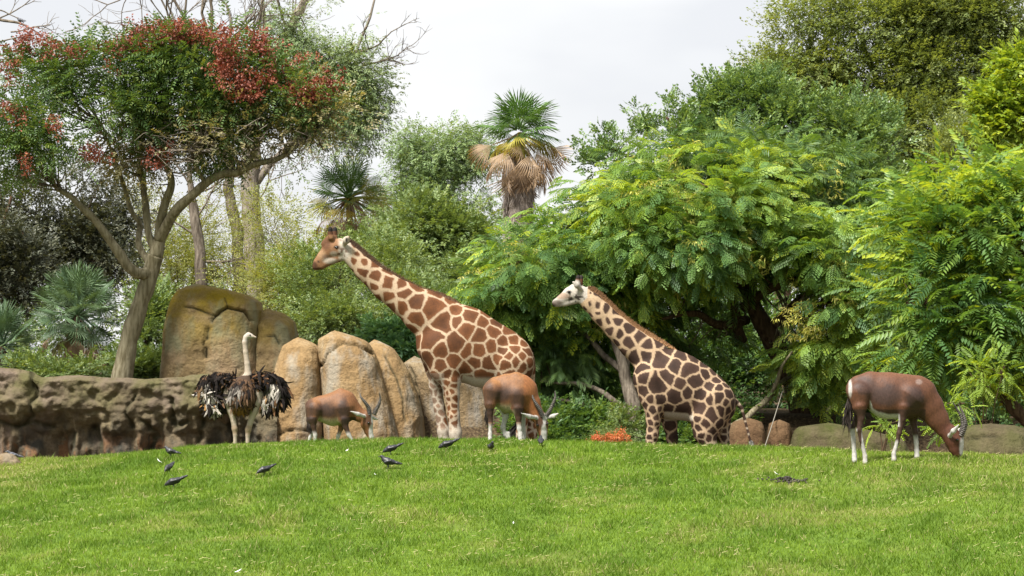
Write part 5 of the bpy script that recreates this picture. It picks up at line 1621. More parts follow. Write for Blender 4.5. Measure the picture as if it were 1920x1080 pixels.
# ---- A: tree with red seed pods, left
t = tree("rain_tree", "spreading tree with leaning trunk and red seed pods, rooted behind the rock wall", "tree", (222, 51.0))
D0 = 51.0
L1 = limb(t, [(222, gpy(222, D0), D0), (232, 680, D0), (250, 610, D0), (266, 560, D0), (284, 505, D0), (292, 480, D0)], [0.22, 0.17, 0.155, 0.15], B_OLIVE, 1, "trunk", 12, 0.04)
Ls = [L1]
Ls.append(limb(t, [(282, 508, D0), (262, 515, 50.8), (240, 500, 50.7), (215, 462, 50.6), (185, 420, 50.5), (140, 372, 50.4), (100, 345, 50.4)], [0.12, 0.10, 0.075, 0.045], B_OLIVE, 2))
Ls.append(limb(t, [(292, 482, D0), (300, 440, D0), (306, 400, 50.9), (316, 370, 50.9), (320, 330, 50.8), (300, 280, 50.7), (310, 200, 50.6)], [0.13, 0.09, 0.07, 0.04], B_OLIVE, 3))
Ls.append(limb(t, [(298, 450, D0), (325, 405, 50.7), (355, 370, 50.5), (385, 345, 50.4), (415, 328, 50.3), (450, 325, 50.3), (485, 305, 50.2), (530, 292, 50.2), (590, 250, 50.2)], [0.11, 0.09, 0.08, 0.06, 0.03], B_OLIVE, 4))
Ls.append(limb(t, [(290, 470, D0), (278, 440, D0), (274, 395, 51.1), (268, 345, 51.2), (262, 310, 51.3), (268, 240, 51.2), (240, 180, 51)], [0.08, 0.07, 0.06, 0.025], B_OLIVE, 5))
Ls.append(limb(t, [(280, 495, D0), (262, 460, 51.2), (262, 425, 51.4), (245, 400, 51.4), (232, 350, 51.5), (222, 310, 51.4), (190, 230, 51.2)], [0.07, 0.055, 0.045, 0.02], B_OLIVE, 6))
Ls.append(limb(t, [(450, 325, 50.3), (478, 285, 50.2), (488, 240, 50.2), (470, 190, 50.1)], [0.05, 0.04, 0.015], B_OLIVE, 7))
Ls.append(limb(t, [(385, 345, 50.4), (370, 300, 50.2), (390, 250, 50.1), (400, 180, 50.1)], [0.05, 0.04, 0.015], B_OLIVE, 8))
blA = [(70, 150, 50.5, 80, 42), (40, 175, 50, 60, 40), (160, 140, 50.5, 80, 48), (240, 135, 50.5, 80, 52), (315, 110, 50.5, 85, 50), (390, 110, 50.4, 80, 60), (460, 145, 50.4, 70, 50), (520, 180, 50.3, 60, 35), (575, 195, 50.3, 45, 28),
       (60, 235, 49.8, 75, 45), (110, 285, 49.8, 75, 42), (35, 295, 49.8, 50, 42), (175, 200, 50.2, 70, 30), (250, 210, 50.4, 70, 40), (335, 185, 50.3, 80, 45), (430, 205, 50.3, 65, 40), (310, 265, 51, 60, 40, 0.5, 0.6), (395, 275, 50.8, 45, 35, 0.5, 0.6)]
cA = crown(t, L_RAIN, blA, 7000, 'pinnate', 101, (0.7, 1.1), per=15, cl=0.22, gap=0.42, gfreq=1.4, up=0.25)
cA2 = crown(t, L_SPARSE, [(430, 245, 50.5, 110, 40), (540, 250, 50.4, 90, 45), (590, 215, 50.4, 60, 40), (240, 270, 51, 60, 50), (340, 260, 51, 70, 50), (500, 290, 50.6, 60, 30), (330, 330, 51, 60, 25)], 2400, 'small', 102, (0.7, 1.1), per=6, cl=0.28, gap=0.45, name="drying_foliage")
blP = [(30, 120, 50, 40, 20), (95, 95, 50, 45, 18), (150, 95, 50, 45, 14), (60, 75, 50, 30, 14), (270, 60, 50, 26, 30), (325, 60, 50, 45, 22), (375, 70, 50, 30, 20), (425, 90, 49.6, 26, 40), (420, 120, 49.5, 22, 26), (490, 80, 50, 30, 18), (505, 105, 50, 20, 14), (560, 120, 50, 24, 14),
       (615, 145, 50, 26, 18), (580, 170, 49.8, 34, 16), (520, 150, 49.8, 30, 12), (470, 155, 49.6, 26, 22), (450, 170, 49.6, 40, 14), (12, 165, 49.6, 16, 14), (115, 123, 49.5, 12, 7), (224, 130, 49.6, 18, 12), (105, 232, 49.1, 18, 14), (45, 238, 49.1, 14, 9), (92, 215, 49.2, 12, 9), (60, 300, 49.2, 16, 10),
       (178, 290, 49.5, 20, 10), (295, 285, 50, 24, 10), (342, 252, 50, 12, 12), (292, 308, 50, 10, 10), (30, 200, 49.4, 14, 10), (190, 90, 50, 30, 12), (480, 190, 49.7, 18, 10), (15, 85, 50, 18, 14), (240, 85, 50, 20, 10), (600, 190, 50, 20, 10)]
crown(t, L_POD, blP, 800, 'pods', 103, (0.6, 1.05), per=3, cl=0.12, gap=0.2, name="seed_pods", shell=0.6)
twigs(t, Ls, np.vstack([cA, cA2]), 520, B_GREY, 104, 0.016, 0.005)
twigs(t, Ls, blob_points([(230, 290, 51, 100, 60), (400, 270, 50.6, 140, 55), (560, 270, 50.2, 80, 40), (330, 280, 49.9, 120, 50), (480, 260, 49.8, 110, 45)], 330, np.random.default_rng(9))[0], 330, B_PALE, 105, 0.016, 0.005, 0.4, name="bare_twigs")

# ---- B, C: tall bare tree and gum tree behind
t = tree("gum_tree", "tall pale-barked gum tree with drooping grey-green leaves and bare upper branches", "tree", (482, 72.0))
D1 = 72.0
Ls = [limb(t, [(484, gpy(484, D1), D1), (482, 560, D1), (476, 460, D1), (471, 380, D1), (470, 300, D1), (478, 220, D1), (500, 140, D1), (540, 60, D1), (575, -10, D1)], [0.30, 0.28, 0.25, 0.20, 0.10], B_PALE, 11, "trunk", 12, 0.06)]
Ls.append(limb(t, [(474, 350, D1), (505, 310, D1), (530, 285, D1), (580, 225, D1), (630, 150, D1), (665, 80, D1)], [0.12, 0.10, 0.08, 0.05], B_PALE, 12))
Ls.append(limb(t, [(500, 140, D1), (498, 60, D1), (490, -20, D1)], [0.09, 0.05], B_PALE, 13))
Ls.append(limb(t, [(620, 160, D1), (660, 110, D1), (690, 40, D1), (705, -10, D1)], [0.05, 0.03], B_PALE, 14))
blC = [(610, 30, D1, 60, 40), (650, 60, D1, 60, 50), (560, 60, D1, 40, 50), (640, 130, D1, 70, 50), (690, 150, D1, 35, 50), (700, 190, D1, 24, 35), (600, 180, D1, 50, 45), (660, 215, D1, 50, 38), (640, 265, D1, 50, 30), (585, 110, D1, 45, 40), (675, 260, D1, 22, 26), (540, 300, D1, 40, 30, 1.0, 0.5)]
cC = crown(t, L_EUC, blC, 6000, 'willow', 111, (0.7, 1.1), per=26, cl=0.26, gap=0.35, gfreq=1.0, up=-0.05)
twigs(t, Ls, cC, 260, B_GREY, 112, 0.03, 0.008)
G = Geo(); r = np.random.default_rng(5)
for a, d, L in [((540, 60), (-0.25, 0, 1), 1.6), ((520, 100), (0.3, 0, 1), 1.4), ((640, 140), (0.9, 0, 0.25), 1.3), ((665, 100), (1, 0, 0.1), 1.1), ((500, 90), (-0.5, 0, 1), 1.2)]:
    bare_branch(G, P(*a, D1), np.array(d, float) / np.linalg.norm(d), L, 0.035, 3, r, 0.1)
v, f, _ = G.get(); part("bare_branches", t, v, f, B_GREY, kind="stuff")

t = tree("bare_tree", "leafless grey tree with fine twigs reaching above the red-podded tree", "tree", (450, 67.0))
D1 = 67.0
Ls = [limb(t, [(452, gpy(452, D1), D1), (450, 520, D1), (444, 440, D1), (436, 395, D1), (426, 355, D1), (428, 320, D1), (420, 220, D1), (400, 120, D1), (395, 60, D1)], [0.17, 0.16, 0.13, 0.10, 0.08], B_GREY, 15, "trunk", 10, 0.06)]
G = Geo(); r = np.random.default_rng(21)
for a, d, L, rd in [((410, 170), (-0.55, 0, 0.8), 2.2, .055), ((400, 110), (-0.35, 0, 1), 2.0, .05), ((395, 70), (0.1, 0, 1), 1.8, .05), ((405, 140), (0.4, 0, 1), 1.9, .05), ((415, 190), (-0.8, 0, 0.65), 2.6, .055), ((420, 230), (0.6, 0, 0.9), 2.0, .05), ((425, 300), (-0.5, 0.2, 0.7), 1.6, .04), ((440, 420), (0.6, 0, 0.6), 1.4, .03), ((395, 100), (-0.75, 0, 0.75), 2.4, .05), ((330, 130), (-0.6, 0, 0.9), 1.9, .04), ((400, 130), (0.75, 0, 0.9), 1.9, .045), ((340, 60), (0.2, 0, 1), 1.2, .04)]:
    bare_branch(G, P(*a, D1), np.array(d, float) / np.linalg.norm(d), L, rd, 4, r, 0.12)
v, f, _ = G.get(); part("branches", t, v, f, B_GREY, kind="stuff")
t = tree("bare_tree", "thin grey trunk with bare twigs between the leaning trunk and the pale gum tree", "tree", (376, 64.0))
Ls = [limb(t, [(376, gpy(376, 64), 64), (377, 520, 64), (373, 460, 64), (366, 410, 64), (360, 370, 64), (352, 300, 64)], [0.15, 0.14, 0.12, 0.05], B_GREY, 16, "trunk", 10, 0.05)]
G = Geo(); r = np.random.default_rng(33)
for a, d, L in [((366, 410), (0.5, 0, 0.6), 1.2), ((373, 450), (-0.6, 0, 0.5), 1.2), ((360, 370), (0.7, 0, 0.7), 1.2), ((358, 350), (-0.5, 0, 0.9), 1.3), ((375, 490), (0.9, 0, 0.2), 1.2)]:
    bare_branch(G, P(*a, 64), np.array(d, float) / np.linalg.norm(d), L, 0.03, 3, r, 0.0)
v, f, _ = G.get(); part("branches", t, v, f, B_GREY, kind="stuff")
t = tree("bare_tree", "leafless tree whose branch with a perched bird reaches past the red-podded tree", "tree", (-60, 58.0))
Ls = [limb(t, [(-60, gpy(-60, 58), 58), (-70, 400, 58), (-60, 200, 58), (-50, 60, 58)], [0.2, 0.12, 0.08], B_GREY, 17, "trunk"),
      limb(t, [(-60, 60, 58), (-20, 36, 58), (10, 40, 58), (40, 46, 58), (62, 56, 58), (80, 68, 58)], [0.05, 0.035, 0.02, 0.008], B_GREY, 18),
      limb(t, [(-20, 10, 58), (8, 20, 58), (30, 32, 58), (45, 44, 58)], [0.02, 0.012, 0.008], B_GREY, 19)]
G = Geo(); r = np.random.default_rng(44)
for a, d in [((-10, 38), (0.8, 0, 0.4)), ((20, 60), (0.9, 0, -0.1)), ((-10, 80), (0.9, 0, 0.1)), ((-20, 110), (0.9, 0, 0.1))]:
    bare_branch(G, P(*a, 58), np.array(d, float) / np.linalg.norm(d), 0.9, 0.018, 2, r, 0.0)
v, f, _ = G.get(); part("branches", t, v, f, B_GREY, kind="stuff")
pb = wobble(catmull([P(10, 40, 58), P(40, 46, 58)], 4), 0, 1)
bird("small grey bird perched on the bare branch beside the red-podded tree", tuple(P(38, 45.5, 58)), 'stand', math.radians(150), 1.05, me=GB, name="perched_bird")

# ---- D: dark trees at the left
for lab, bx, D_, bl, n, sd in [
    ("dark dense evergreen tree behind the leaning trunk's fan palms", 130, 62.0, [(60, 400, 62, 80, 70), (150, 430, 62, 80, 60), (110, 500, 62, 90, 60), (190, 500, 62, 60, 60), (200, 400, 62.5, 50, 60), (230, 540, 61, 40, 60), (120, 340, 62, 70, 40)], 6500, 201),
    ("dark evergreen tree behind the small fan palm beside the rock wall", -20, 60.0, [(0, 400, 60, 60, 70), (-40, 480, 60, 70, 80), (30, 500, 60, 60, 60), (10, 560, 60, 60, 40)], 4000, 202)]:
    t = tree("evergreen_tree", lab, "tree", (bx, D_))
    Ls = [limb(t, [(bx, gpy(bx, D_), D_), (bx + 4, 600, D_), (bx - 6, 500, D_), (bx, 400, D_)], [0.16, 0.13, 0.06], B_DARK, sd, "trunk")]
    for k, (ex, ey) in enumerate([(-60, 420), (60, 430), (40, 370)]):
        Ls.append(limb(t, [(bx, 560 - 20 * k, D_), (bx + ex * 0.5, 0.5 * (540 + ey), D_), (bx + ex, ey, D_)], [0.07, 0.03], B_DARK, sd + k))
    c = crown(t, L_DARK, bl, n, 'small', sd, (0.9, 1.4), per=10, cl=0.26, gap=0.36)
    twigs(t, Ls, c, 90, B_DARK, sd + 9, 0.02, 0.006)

# ---- F: airy yellow-green small trees and bushes in the middle distance
def bush(label, bx, D_, bl, n, kind, mat, sd, scale=(0.9, 1.3), cl=0.26, gap=0.38, per=10, stems=4, bark=None, name="bush", cat="bush", tw=60, group=None, stem_r=1.0, **kw):
    t = tree(name, label, cat, (bx, D_), group)
    r = np.random.default_rng(sd)
    gp = gpy(bx, D_)
    Ls = []
    top = sorted(bl, key=lambda q: q[1])
    for k in range(stems):
        q = bl[k % len(bl)]
        mxx = bx + (q[0] - bx) * 0.4
        Ls.append(limb(t, [(bx + r.uniform(-6, 6), gp, D_), (mxx, gp + (q[1] - gp) * 0.55, 0.5 * (D_ + q[2])), (q[0], q[1], q[2])], [stem_r * (0.05 + 0.0012 * (gp - q[1]) * D_ / FPX * 10), stem_r * 0.035, stem_r * 0.012], bark or B_DARK, sd + k, "stem", 7))
    c = crown(t, mat, bl, n, kind, sd + 50, scale, per=per, cl=cl, gap=gap, **kw)
    twigs(t, Ls, c, tw, bark or B_DARK, sd + 60, 0.014, 0.005)
    return t
bush("airy yellow-green tree in front of the thin grey trunks", 350, 66.0, [(300, 420, 66, 60, 50), (370, 440, 66, 60, 60), (330, 500, 65, 60, 40), (410, 500, 65, 50, 40), (420, 400, 67, 50, 50)], 2600, 'fine', L_AIRY, 301, per=7, cl=0.34, gap=0.5, bark=B_GREY, name="airy_tree", cat="tree", tw=150)
bush("airy light-green tree behind the yellow-lichened boulder's shoulder", 520, 64.0, [(470, 500, 64, 60, 45), (540, 470, 64, 60, 50), (500, 540, 63, 60, 40), (560, 530, 63, 50, 60), (590, 600, 62, 50, 50), (520, 420, 65, 50, 50)], 4200, 'fine', L_AIRY, 302, per=7, cl=0.32, gap=0.45, bark=B_GREY, name="airy_tree", cat="tree", tw=150)
bush("leafy green bush between the leaning trunk and the tall boulder", 272, 55.0, [(275, 600, 55, 30, 45), (268, 650, 54.5, 34, 40), (290, 560, 55.5, 24, 30), (250, 690, 54, 50, 18), (285, 690, 54, 30, 20)], 2200, 'oval', L_SHRUB, 303, (0.55, 0.85), cl=0.16)
bush("low green planting along the top of the rock wall, under the fan palms", 130, 53.0, [(60, 690, 53, 40, 18), (170, 694, 53, 50, 14), (210, 680, 53.5, 30, 22), (110, 700, 52.6, 60, 8)], 1500, 'oval', L_SHRUB, 304, (0.4, 0.7), cl=0.12, stems=3)

# ---- J: shrubs behind the boulders and the tall giraffe
bush("dense green shrub behind the tall giraffe's muzzle", 600, 61.0, [(590, 560, 61, 50, 60), (640, 540, 61, 60, 70), (620, 600, 60, 70, 40), (680, 600, 60, 60, 45), (570, 500, 62, 40, 40)], 4200, 'small', L_SHRUB, 311, (0.75, 1.1), per=20, cl=0.22, gap=0.34)
bush("tall green shrub below the half-hidden fan palm with yellow fronds", 690, 64.0, [(700, 470, 65, 55, 40), (730, 500, 64, 65, 55), (650, 495, 65, 50, 36), (740, 560, 63, 70, 50)], 4600, 'small', L_SHRUB, 312, (0.75, 1.1), per=22, cl=0.22, gap=0.36)
bush("dense dark-green tree behind the tall giraffe's neck", 820, 68.0, [(780, 430, 68, 60, 60), (840, 440, 68, 55, 50), (890, 480, 68, 45, 40), (820, 510, 67, 80, 60), (890, 540, 66, 60, 50)], 5600, 'oval', L_SHRUB, 313, (0.7, 1.05), per=22, gap=0.34, name="leafy_tree", cat="tree", tw=120)
bush("low blue-green broadleaf shrub between the tan boulders and the tall giraffe's chest", 745, 53.0, [(735, 635, 53, 40, 28), (765, 640, 53, 34, 30), (700, 630, 53.5, 24, 12), (750, 662, 52.6, 40, 16)], 900, 'broad', L_BLUE, 314, (0.6, 0.95), cl=0.14, gap=0.25)
bush("green thicket behind the tall giraffe's rump", 880, 60.0, [(830, 600, 60, 70, 50), (900, 620, 60, 70, 60), (780, 600, 60, 50, 50), (960, 680, 59, 70, 60), (900, 720, 58, 80, 60)], 4800, 'small', L_SHRUB, 315, (0.8, 1.2), per=20, gap=0.34)

# ---- H: grey-green tree beside the tall palm
t = tree("grey_green_tree", "rounded grey-green tree standing against the sky beside the tall fan palm", "tree", (810, 96.0))
Ls = [limb(t, [(810, gpy(810, 96), 96), (812, 520, 96), (806, 420, 96), (815, 330, 96)], [0.28, 0.22, 0.08], B_GREY, 31, "trunk")]
for k, (ex, ey) in enumerate([(750, 330), (870, 320), (780, 280), (850, 270)]):
    Ls.append(limb(t, [(808, 460 - 15 * k, 96), (0.5 * (808 + ex), 0.5 * (430 + ey), 96), (ex, ey, 96)], [0.12, 0.04], B_GREY, 32 + k))
c = crown(t, L_GREY, [(765, 270, 96, 36, 26), (800, 300, 96, 50, 40), (850, 280, 96, 55, 40), (770, 350, 96, 50, 45), (830, 360, 96, 60, 50), (890, 360, 96, 50, 55), (750, 400, 96, 60, 40), (860, 420, 96, 80, 40), (895, 290, 96, 30, 36), (800, 430, 95, 80, 40)], 9000, 'willow', 320, (0.8, 1.3), per=30, cl=0.30, gap=0.3, up=0.0)
twigs(t, Ls, c, 140, B_GREY, 321, 0.03, 0.01)

# ---- M: carob tree with upright shoots
t = tree("carob_tree", "mid-green tree with upright leafy shoots behind the bright feathery tree", "tree", (1480, 62.0))
Ls = [limb(t, [(1480, gpy(1480, 62), 62), (1470, 600, 62), (1460, 450, 62), (1450, 320, 62), (1440, 220, 62)], [0.25, 0.2, 0.08], B_DARK, 41, "trunk")]
for k, (ex, ey) in enumerate([(1130, 270), (1250, 220), (1350, 190), (1580, 230), (1660, 300), (1200, 330)]):
    Ls.append(limb(t, [(1462, 470 - 20 * k, 62), (0.5 * (1462 + ex), 0.5 * (420 + ey) + 10, 62), (ex, ey, 62)], [0.11, 0.07, 0.03], B_DARK, 42 + k))
blM = [(1400, 190, 62, 60, 45), (1350, 200, 62, 40, 30), (1470, 230, 62, 90, 60), (1580, 250, 62, 90, 70), (1640, 290, 62, 60, 60), (1540, 330, 61.5, 110, 60), (1660, 370, 61.5, 50, 60), (1250, 250, 62, 60, 34), (1310, 260, 62, 60, 40), (1180, 275, 62, 40, 28), (1140, 290, 62, 30, 26), (1400, 270, 61.5, 90, 40), (1620, 440, 61, 70, 60)]
c = crown(t, L_CAROB, blM, 8500, 'oval', 330, (0.7, 1.05), per=24, cl=0.24, gap=0.3, up=0.5, out=0.5)
blM2 = []
for x0, y0, x1, y1 in [(1112, 315, 1088, 280), (1150, 280, 1130, 236), (1195, 260, 1190, 204), (1215, 250, 1212, 225), (1250, 235, 1256, 180), (1275, 235, 1272, 205), (1330, 190, 1335, 150), (1365, 170, 1372, 150), (1100, 300, 1120, 310), (1450, 160, 1460, 130), (1660, 250, 1672, 205)]:
    for q in np.linspace(0, 1, 4): blM2.append((x0 + (x1 - x0) * q, y0 + (y1 - y0) * q, 62, 9 * (1.15 - 0.7 * q) + 2, 10, 0.12))
crown(t, L_CAROB, blM2, 620, 'oval', 331, (0.55, 0.85), per=5, cl=0.07, gap=0.1, up=0.9, out=0.3, name="shoots")
twigs(t, Ls, c, 150, B_DARK, 332, 0.02, 0.006)

# ---- N: big olive-green tree, upper right, and its neighbours
t = tree("oak_tree", "very tall olive-green tree filling the sky behind the carob tree", "tree", (1720, 84.0))
Ls = [limb(t, [(1720, gpy(1720, 84), 84), (1716, 500, 84), (1705, 350, 84), (1700, 200, 84), (1690, 80, 84)], [0.45, 0.38, 0.15], B_DARK, 51, "trunk", 10)]
for k, (ex, ey) in enumerate([(1520, 100), (1600, 40), (1780, 40), (1860, 120), (1640, 180), (1820, 220)]):
    Ls.append(limb(t, [(1708, 380 - 25 * k, 84), (0.5 * (1708 + ex), 0.5 * (320 + ey), 84), (ex, ey, 84)], [0.18, 0.12, 0.04], B_DARK, 52 + k))
blN = [(1530, 20, 84, 70, 50), (1500, 70, 84, 60, 40), (1450, 110, 84, 50, 24), (1560, 110, 84, 90, 60), (1640, 40, 84, 110, 70), (1760, 20, 84, 120, 70), (1870, 40, 84, 100, 70), (1680, 140, 84, 120, 70), (1800, 140, 84, 120, 70), (1600, 190, 84, 90, 50), (1720, 230, 83, 100, 60), (1480, 150, 84, 50, 30), (1420, 135, 84, 30, 16), (1880, 140, 84, 60, 60), (1830, 250, 83, 90, 50), (1760, 310, 83, 80, 60), (1690, 330, 83, 60, 60)]
c = crown(t, L_OLIVE, blN, 21000, 'small', 340, (1.25, 1.8), per=34, cl=0.34, gap=0.25, gfreq=0.8)
twigs(t, Ls, c, 220, B_DARK, 341, 0.03, 0.008)
bush("olive-green bushy tree beside the bright green leaves of its neighbour", 1840, 74.0, [(1830, 230, 74, 40, 36), (1800, 270, 74, 50, 36), (1870, 270, 74, 50, 40), (1840, 300, 74, 60, 36)], 2600, 'small', L_OLIVE, 350, (0.9, 1.3), name="bushy_tree", cat="tree")
bush("bright green leafy tree behind the right feathery tree", 1910, 70.0, [(1905, 130, 70, 30, 50), (1890, 210, 70, 40, 50), (1915, 270, 70, 40, 50), (1940, 180, 70, 40, 80), (1860, 190, 70, 20, 26)], 2600, 'broad', L_BRIGHT, 351, (0.9, 1.3), name="leafy_tree", cat="tree")

# ---- K: feathery trees in the middle
t = tree("mimosa_tree", "broad bright-green feathery tree with yellow pods and a thick dark trunk, behind the smaller giraffe", "tree", (1512, 53.0))
DK = 53.0
Ls = [limb(t, [(1512, gpy(1512, DK), DK), (1500, 740, DK), (1478, 690, 52.8), (1450, 640, 52.6), (1420, 590, 52.5), (1400, 540, 52.4)], [0.34, 0.27, 0.22, 0.19, 0.15], B_DARK, 61, "trunk", 12)]
for k, pts in enumerate([[(1410, 580, 52.5), (1380, 520, 52.2), (1340, 450, 51.8), (1290, 380, 51.5), (1260, 320, 51.2)], [(1400, 545, 52.4), (1430, 470, 52), (1470, 400, 51.6), (1500, 330, 51.4)],
                         [(1440, 620, 52.6), (1500, 560, 52), (1560, 520, 51.5), (1600, 440, 51)], [(1395, 575, 52.4), (1440, 545, 51.6), (1500, 525, 51.0), (1560, 545, 50.6)],
                         [(1400, 560, 52.4), (1330, 520, 51.8), (1240, 490, 51.2), (1180, 430, 50.8)], [(1400, 600, 52.6), (1350, 610, 52), (1300, 590, 51.4), (1240, 600, 51)],
                         [(1392, 640, 52.6), (1372, 560, 52.2), (1366, 500, 52)], [(1300, 680, 52.8), (1240, 600, 52.4), (1232, 520, 52.2)]]):
    Ls.append(limb(t, pts, [0.11, 0.08, 0.03], B_DARK, 62 + k))
blK = [(1200, 325, 51.5, 70, 40), (1290, 310, 51.5, 80, 40), (1390, 325, 51.5, 60, 34), (1480, 325, 51.3, 80, 38), (1530, 340, 51.3, 50, 40), (1150, 380, 51.3, 70, 40), (1240, 390, 50.8, 120, 60), (1370, 390, 50.6, 110, 60), (1490, 400, 50.6, 100, 60), (1590, 400, 50.8, 80, 60),
       (1160, 450, 50.6, 110, 55), (1290, 460, 50.2, 110, 50), (1420, 470, 50.2, 90, 45), (1560, 480, 50.2, 100, 55), (1640, 470, 50.4, 60, 60), (1560, 560, 50.2, 90, 45), (1500, 600, 50.2, 60, 30), (1620, 570, 50.4, 60, 60), (1580, 640, 50.6, 70, 40), (1540, 690, 51, 60, 30), (1250, 520, 50.6, 70, 35)]
c = crown(t, L_MIMOSA, blK, 3900, 'feather', 360, (0.48, 0.9), per=10, cl=0.27, gap=0.48, gfreq=0.85, up=0.05, out=0.9, objects=300, objname="leaf", flat=0.3)
crown(t, L_MIMOSA_SHADE, [(1300, 360, 52.6, 170, 80), (1480, 400, 52.6, 170, 100), (1220, 450, 52.4, 130, 80), (1600, 520, 52.2, 90, 110), (1400, 330, 52.8, 200, 60), (1330, 520, 52.6, 90, 40), (1300, 640, 53.4, 110, 50), (1620, 660, 52.4, 80, 60)], 3200, 'feather_lo', 361, (0.7, 1.1), per=9, cl=0.34, gap=0.34, up=0.0, name="inner_foliage")
crown(t, L_YPOD, blK, 760, 'ypods', 362, (0.9, 1.4), per=3, cl=0.10, gap=0.4, name="seed_pods", shell=0.25)
twigs(t, Ls, c, 240, B_DARK, 363, 0.02, 0.006)
twigs(t, Ls, blob_points([(1330, 620, 52.6, 120, 60), (1500, 640, 51.6, 90, 60)], 60, np.random.default_rng(4))[0], 60, B_OLIVE, 364, 0.025, 0.008, 0.35, name="bare_twigs")

t = tree("mimosa_tree", "feathery tree with slim grey forked trunk, between the two giraffes", "tree", (1192, 50.6))
DK = 50.6
Ls = [limb(t, [(1192, gpy(1192, DK), DK), (1190, 800, DK), (1184, 760, DK), (1172, 700, DK), (1158, 650, DK), (1140, 610, 50.8), (1100, 580, 51), (1060, 570, 51)], [0.20, 0.15, 0.10, 0.07, 0.03], B_GREY, 81, "trunk", 10)]
for k, pts in enumerate([[(1190, 800, DK), (1215, 775, 50.4), (1240, 745, 50.5), (1262, 700, 50.8)], [(1180, 780, DK), (1150, 750, 50.6), (1110, 725, 50.7), (1060, 720, 50.8), (1010, 715, 51)], [(1184, 795, DK), (1140, 775, 50.6), (1080, 755, 50.8), (1030, 750, 51)],
                         [(1172, 700, DK), (1180, 620, 50.8), (1150, 520, 51), (1080, 450, 51)], [(1172, 700, DK), (1110, 640, 51), (1020, 560, 51), (950, 490, 51)]]):
    Ls.append(limb(t, pts, [0.07, 0.05, 0.02], B_GREY, 82 + k))
blK1 = [(1090, 380, 51.6, 40, 24), (1045, 440, 51.4, 40, 26), (1090, 440, 51.2, 60, 40), (960, 500, 51.2, 50, 26), (1010, 500, 50.8, 90, 50), (1110, 500, 51.0, 80, 45), (910, 540, 51.2, 60, 34), (980, 560, 51, 80, 40), (1070, 560, 51, 80, 45), (1140, 560, 51.2, 70, 40), (930, 600, 51.4, 70, 40), (1150, 600, 51.6, 80, 50)]
c = crown(t, L_MIMOSA, blK1, 2100, 'feather', 370, (0.48, 0.88), per=9, cl=0.24, gap=0.32, up=0.05, out=0.9, objects=160, objname="leaf", flat=0.3)
blK2 = [(960, 640, 51.8, 90, 50), (1060, 640, 51.8, 90, 60), (1140, 660, 52, 80, 60), (1030, 700, 52, 90, 50), (1110, 730, 52.4, 90, 50), (1060, 770, 52.4, 70, 40), (1010, 540, 52, 100, 70), (1200, 620, 52.4, 70, 60), (1160, 500, 52.2, 90, 60)]
c2 = crown(t, L_MIMOSA_SHADE, blK2, 3000, 'feather_lo', 371, (0.65, 1.0), per=9, cl=0.30, gap=0.34, up=0.0, name="inner_foliage")
crown(t, L_YPOD, blK1, 300, 'ypods', 372, (0.9, 1.4), per=3, cl=0.10, gap=0.4, name="seed_pods", shell=0.25)
twigs(t, Ls, np.vstack([c, c2]), 150, B_DARK, 373, 0.018, 0.006)

# ---- L: near feathery tree at the right
t = tree("locust_tree", "bright green tree with long drooping leaflets overhanging the dark brown antelope", "tree", (2010, 43.6))
DL = 43.6
Ls = [limb(t, [(2010, gpy(2010, DL), DL), (1975, 845, DL), (1930, 790, DL), (1888, 752, DL), (1876, 740, DL)], [0.18, 0.13, 0.11, 0.09], B_DARK, 91, "trunk", 10),
      limb(t, [(1880, 748, DL), (1905, 725, DL), (1940, 700, DL), (1990, 640, DL), (1980, 540, DL), (1920, 440, DL)], [0.08, 0.06, 0.05, 0.02], B_DARK, 92)]
for k, pts in enumerate([[(1980, 560, DL), (1880, 560, 43.2), (1780, 580, 42.8), (1700, 570, 42.6)], [(1985, 520, DL), (1890, 460, 43.2), (1800, 430, 43), (1720, 440, 43)], [(1990, 620, DL), (1900, 620, 43), (1820, 640, 42.8), (1740, 660, 42.8)], [(1930, 450, DL), (1860, 370, 43.4), (1790, 350, 43.4)]]):
    Ls.append(limb(t, pts, [0.05, 0.035, 0.012], B_DARK, 93 + k))
blL = [(1760, 370, 43.8, 70, 36), (1840, 360, 43.8, 80, 44), (1910, 350, 43.8, 70, 50), (1720, 430, 43.4, 60, 50), (1800, 440, 43.2, 90, 55), (1890, 450, 43.2, 90, 60), (1690, 510, 43.2, 60, 50), (1770, 520, 42.9, 80, 50), (1870, 540, 42.9, 90, 55), (1690, 590, 43, 50, 40), (1760, 600, 42.8, 80, 50), (1860, 620, 42.8, 90, 50), (1930, 600, 43, 60, 80), (1720, 660, 43, 60, 36), (1800, 670, 43, 70, 34)]
c = crown(t, L_MIMOSA, blL, 1900, 'locust', 380, (0.65, 1.05), per=7, cl=0.26, gap=0.28, gfreq=1.2, up=0.05, out=0.9, objects=300, objname="leaf", flat=0.3)
crown(t, L_MIMOSA_SHADE, [(1820, 420, 44.6, 120, 70), (1880, 560, 44.6, 120, 90), (1750, 560, 44.4, 90, 90), (1840, 680, 44.4, 100, 40)], 900, 'locust', 381, (0.7, 1.0), per=8, cl=0.3, gap=0.3, name="inner_foliage")
twigs(t, Ls, c, 170, B_DARK, 382, 0.014, 0.005)

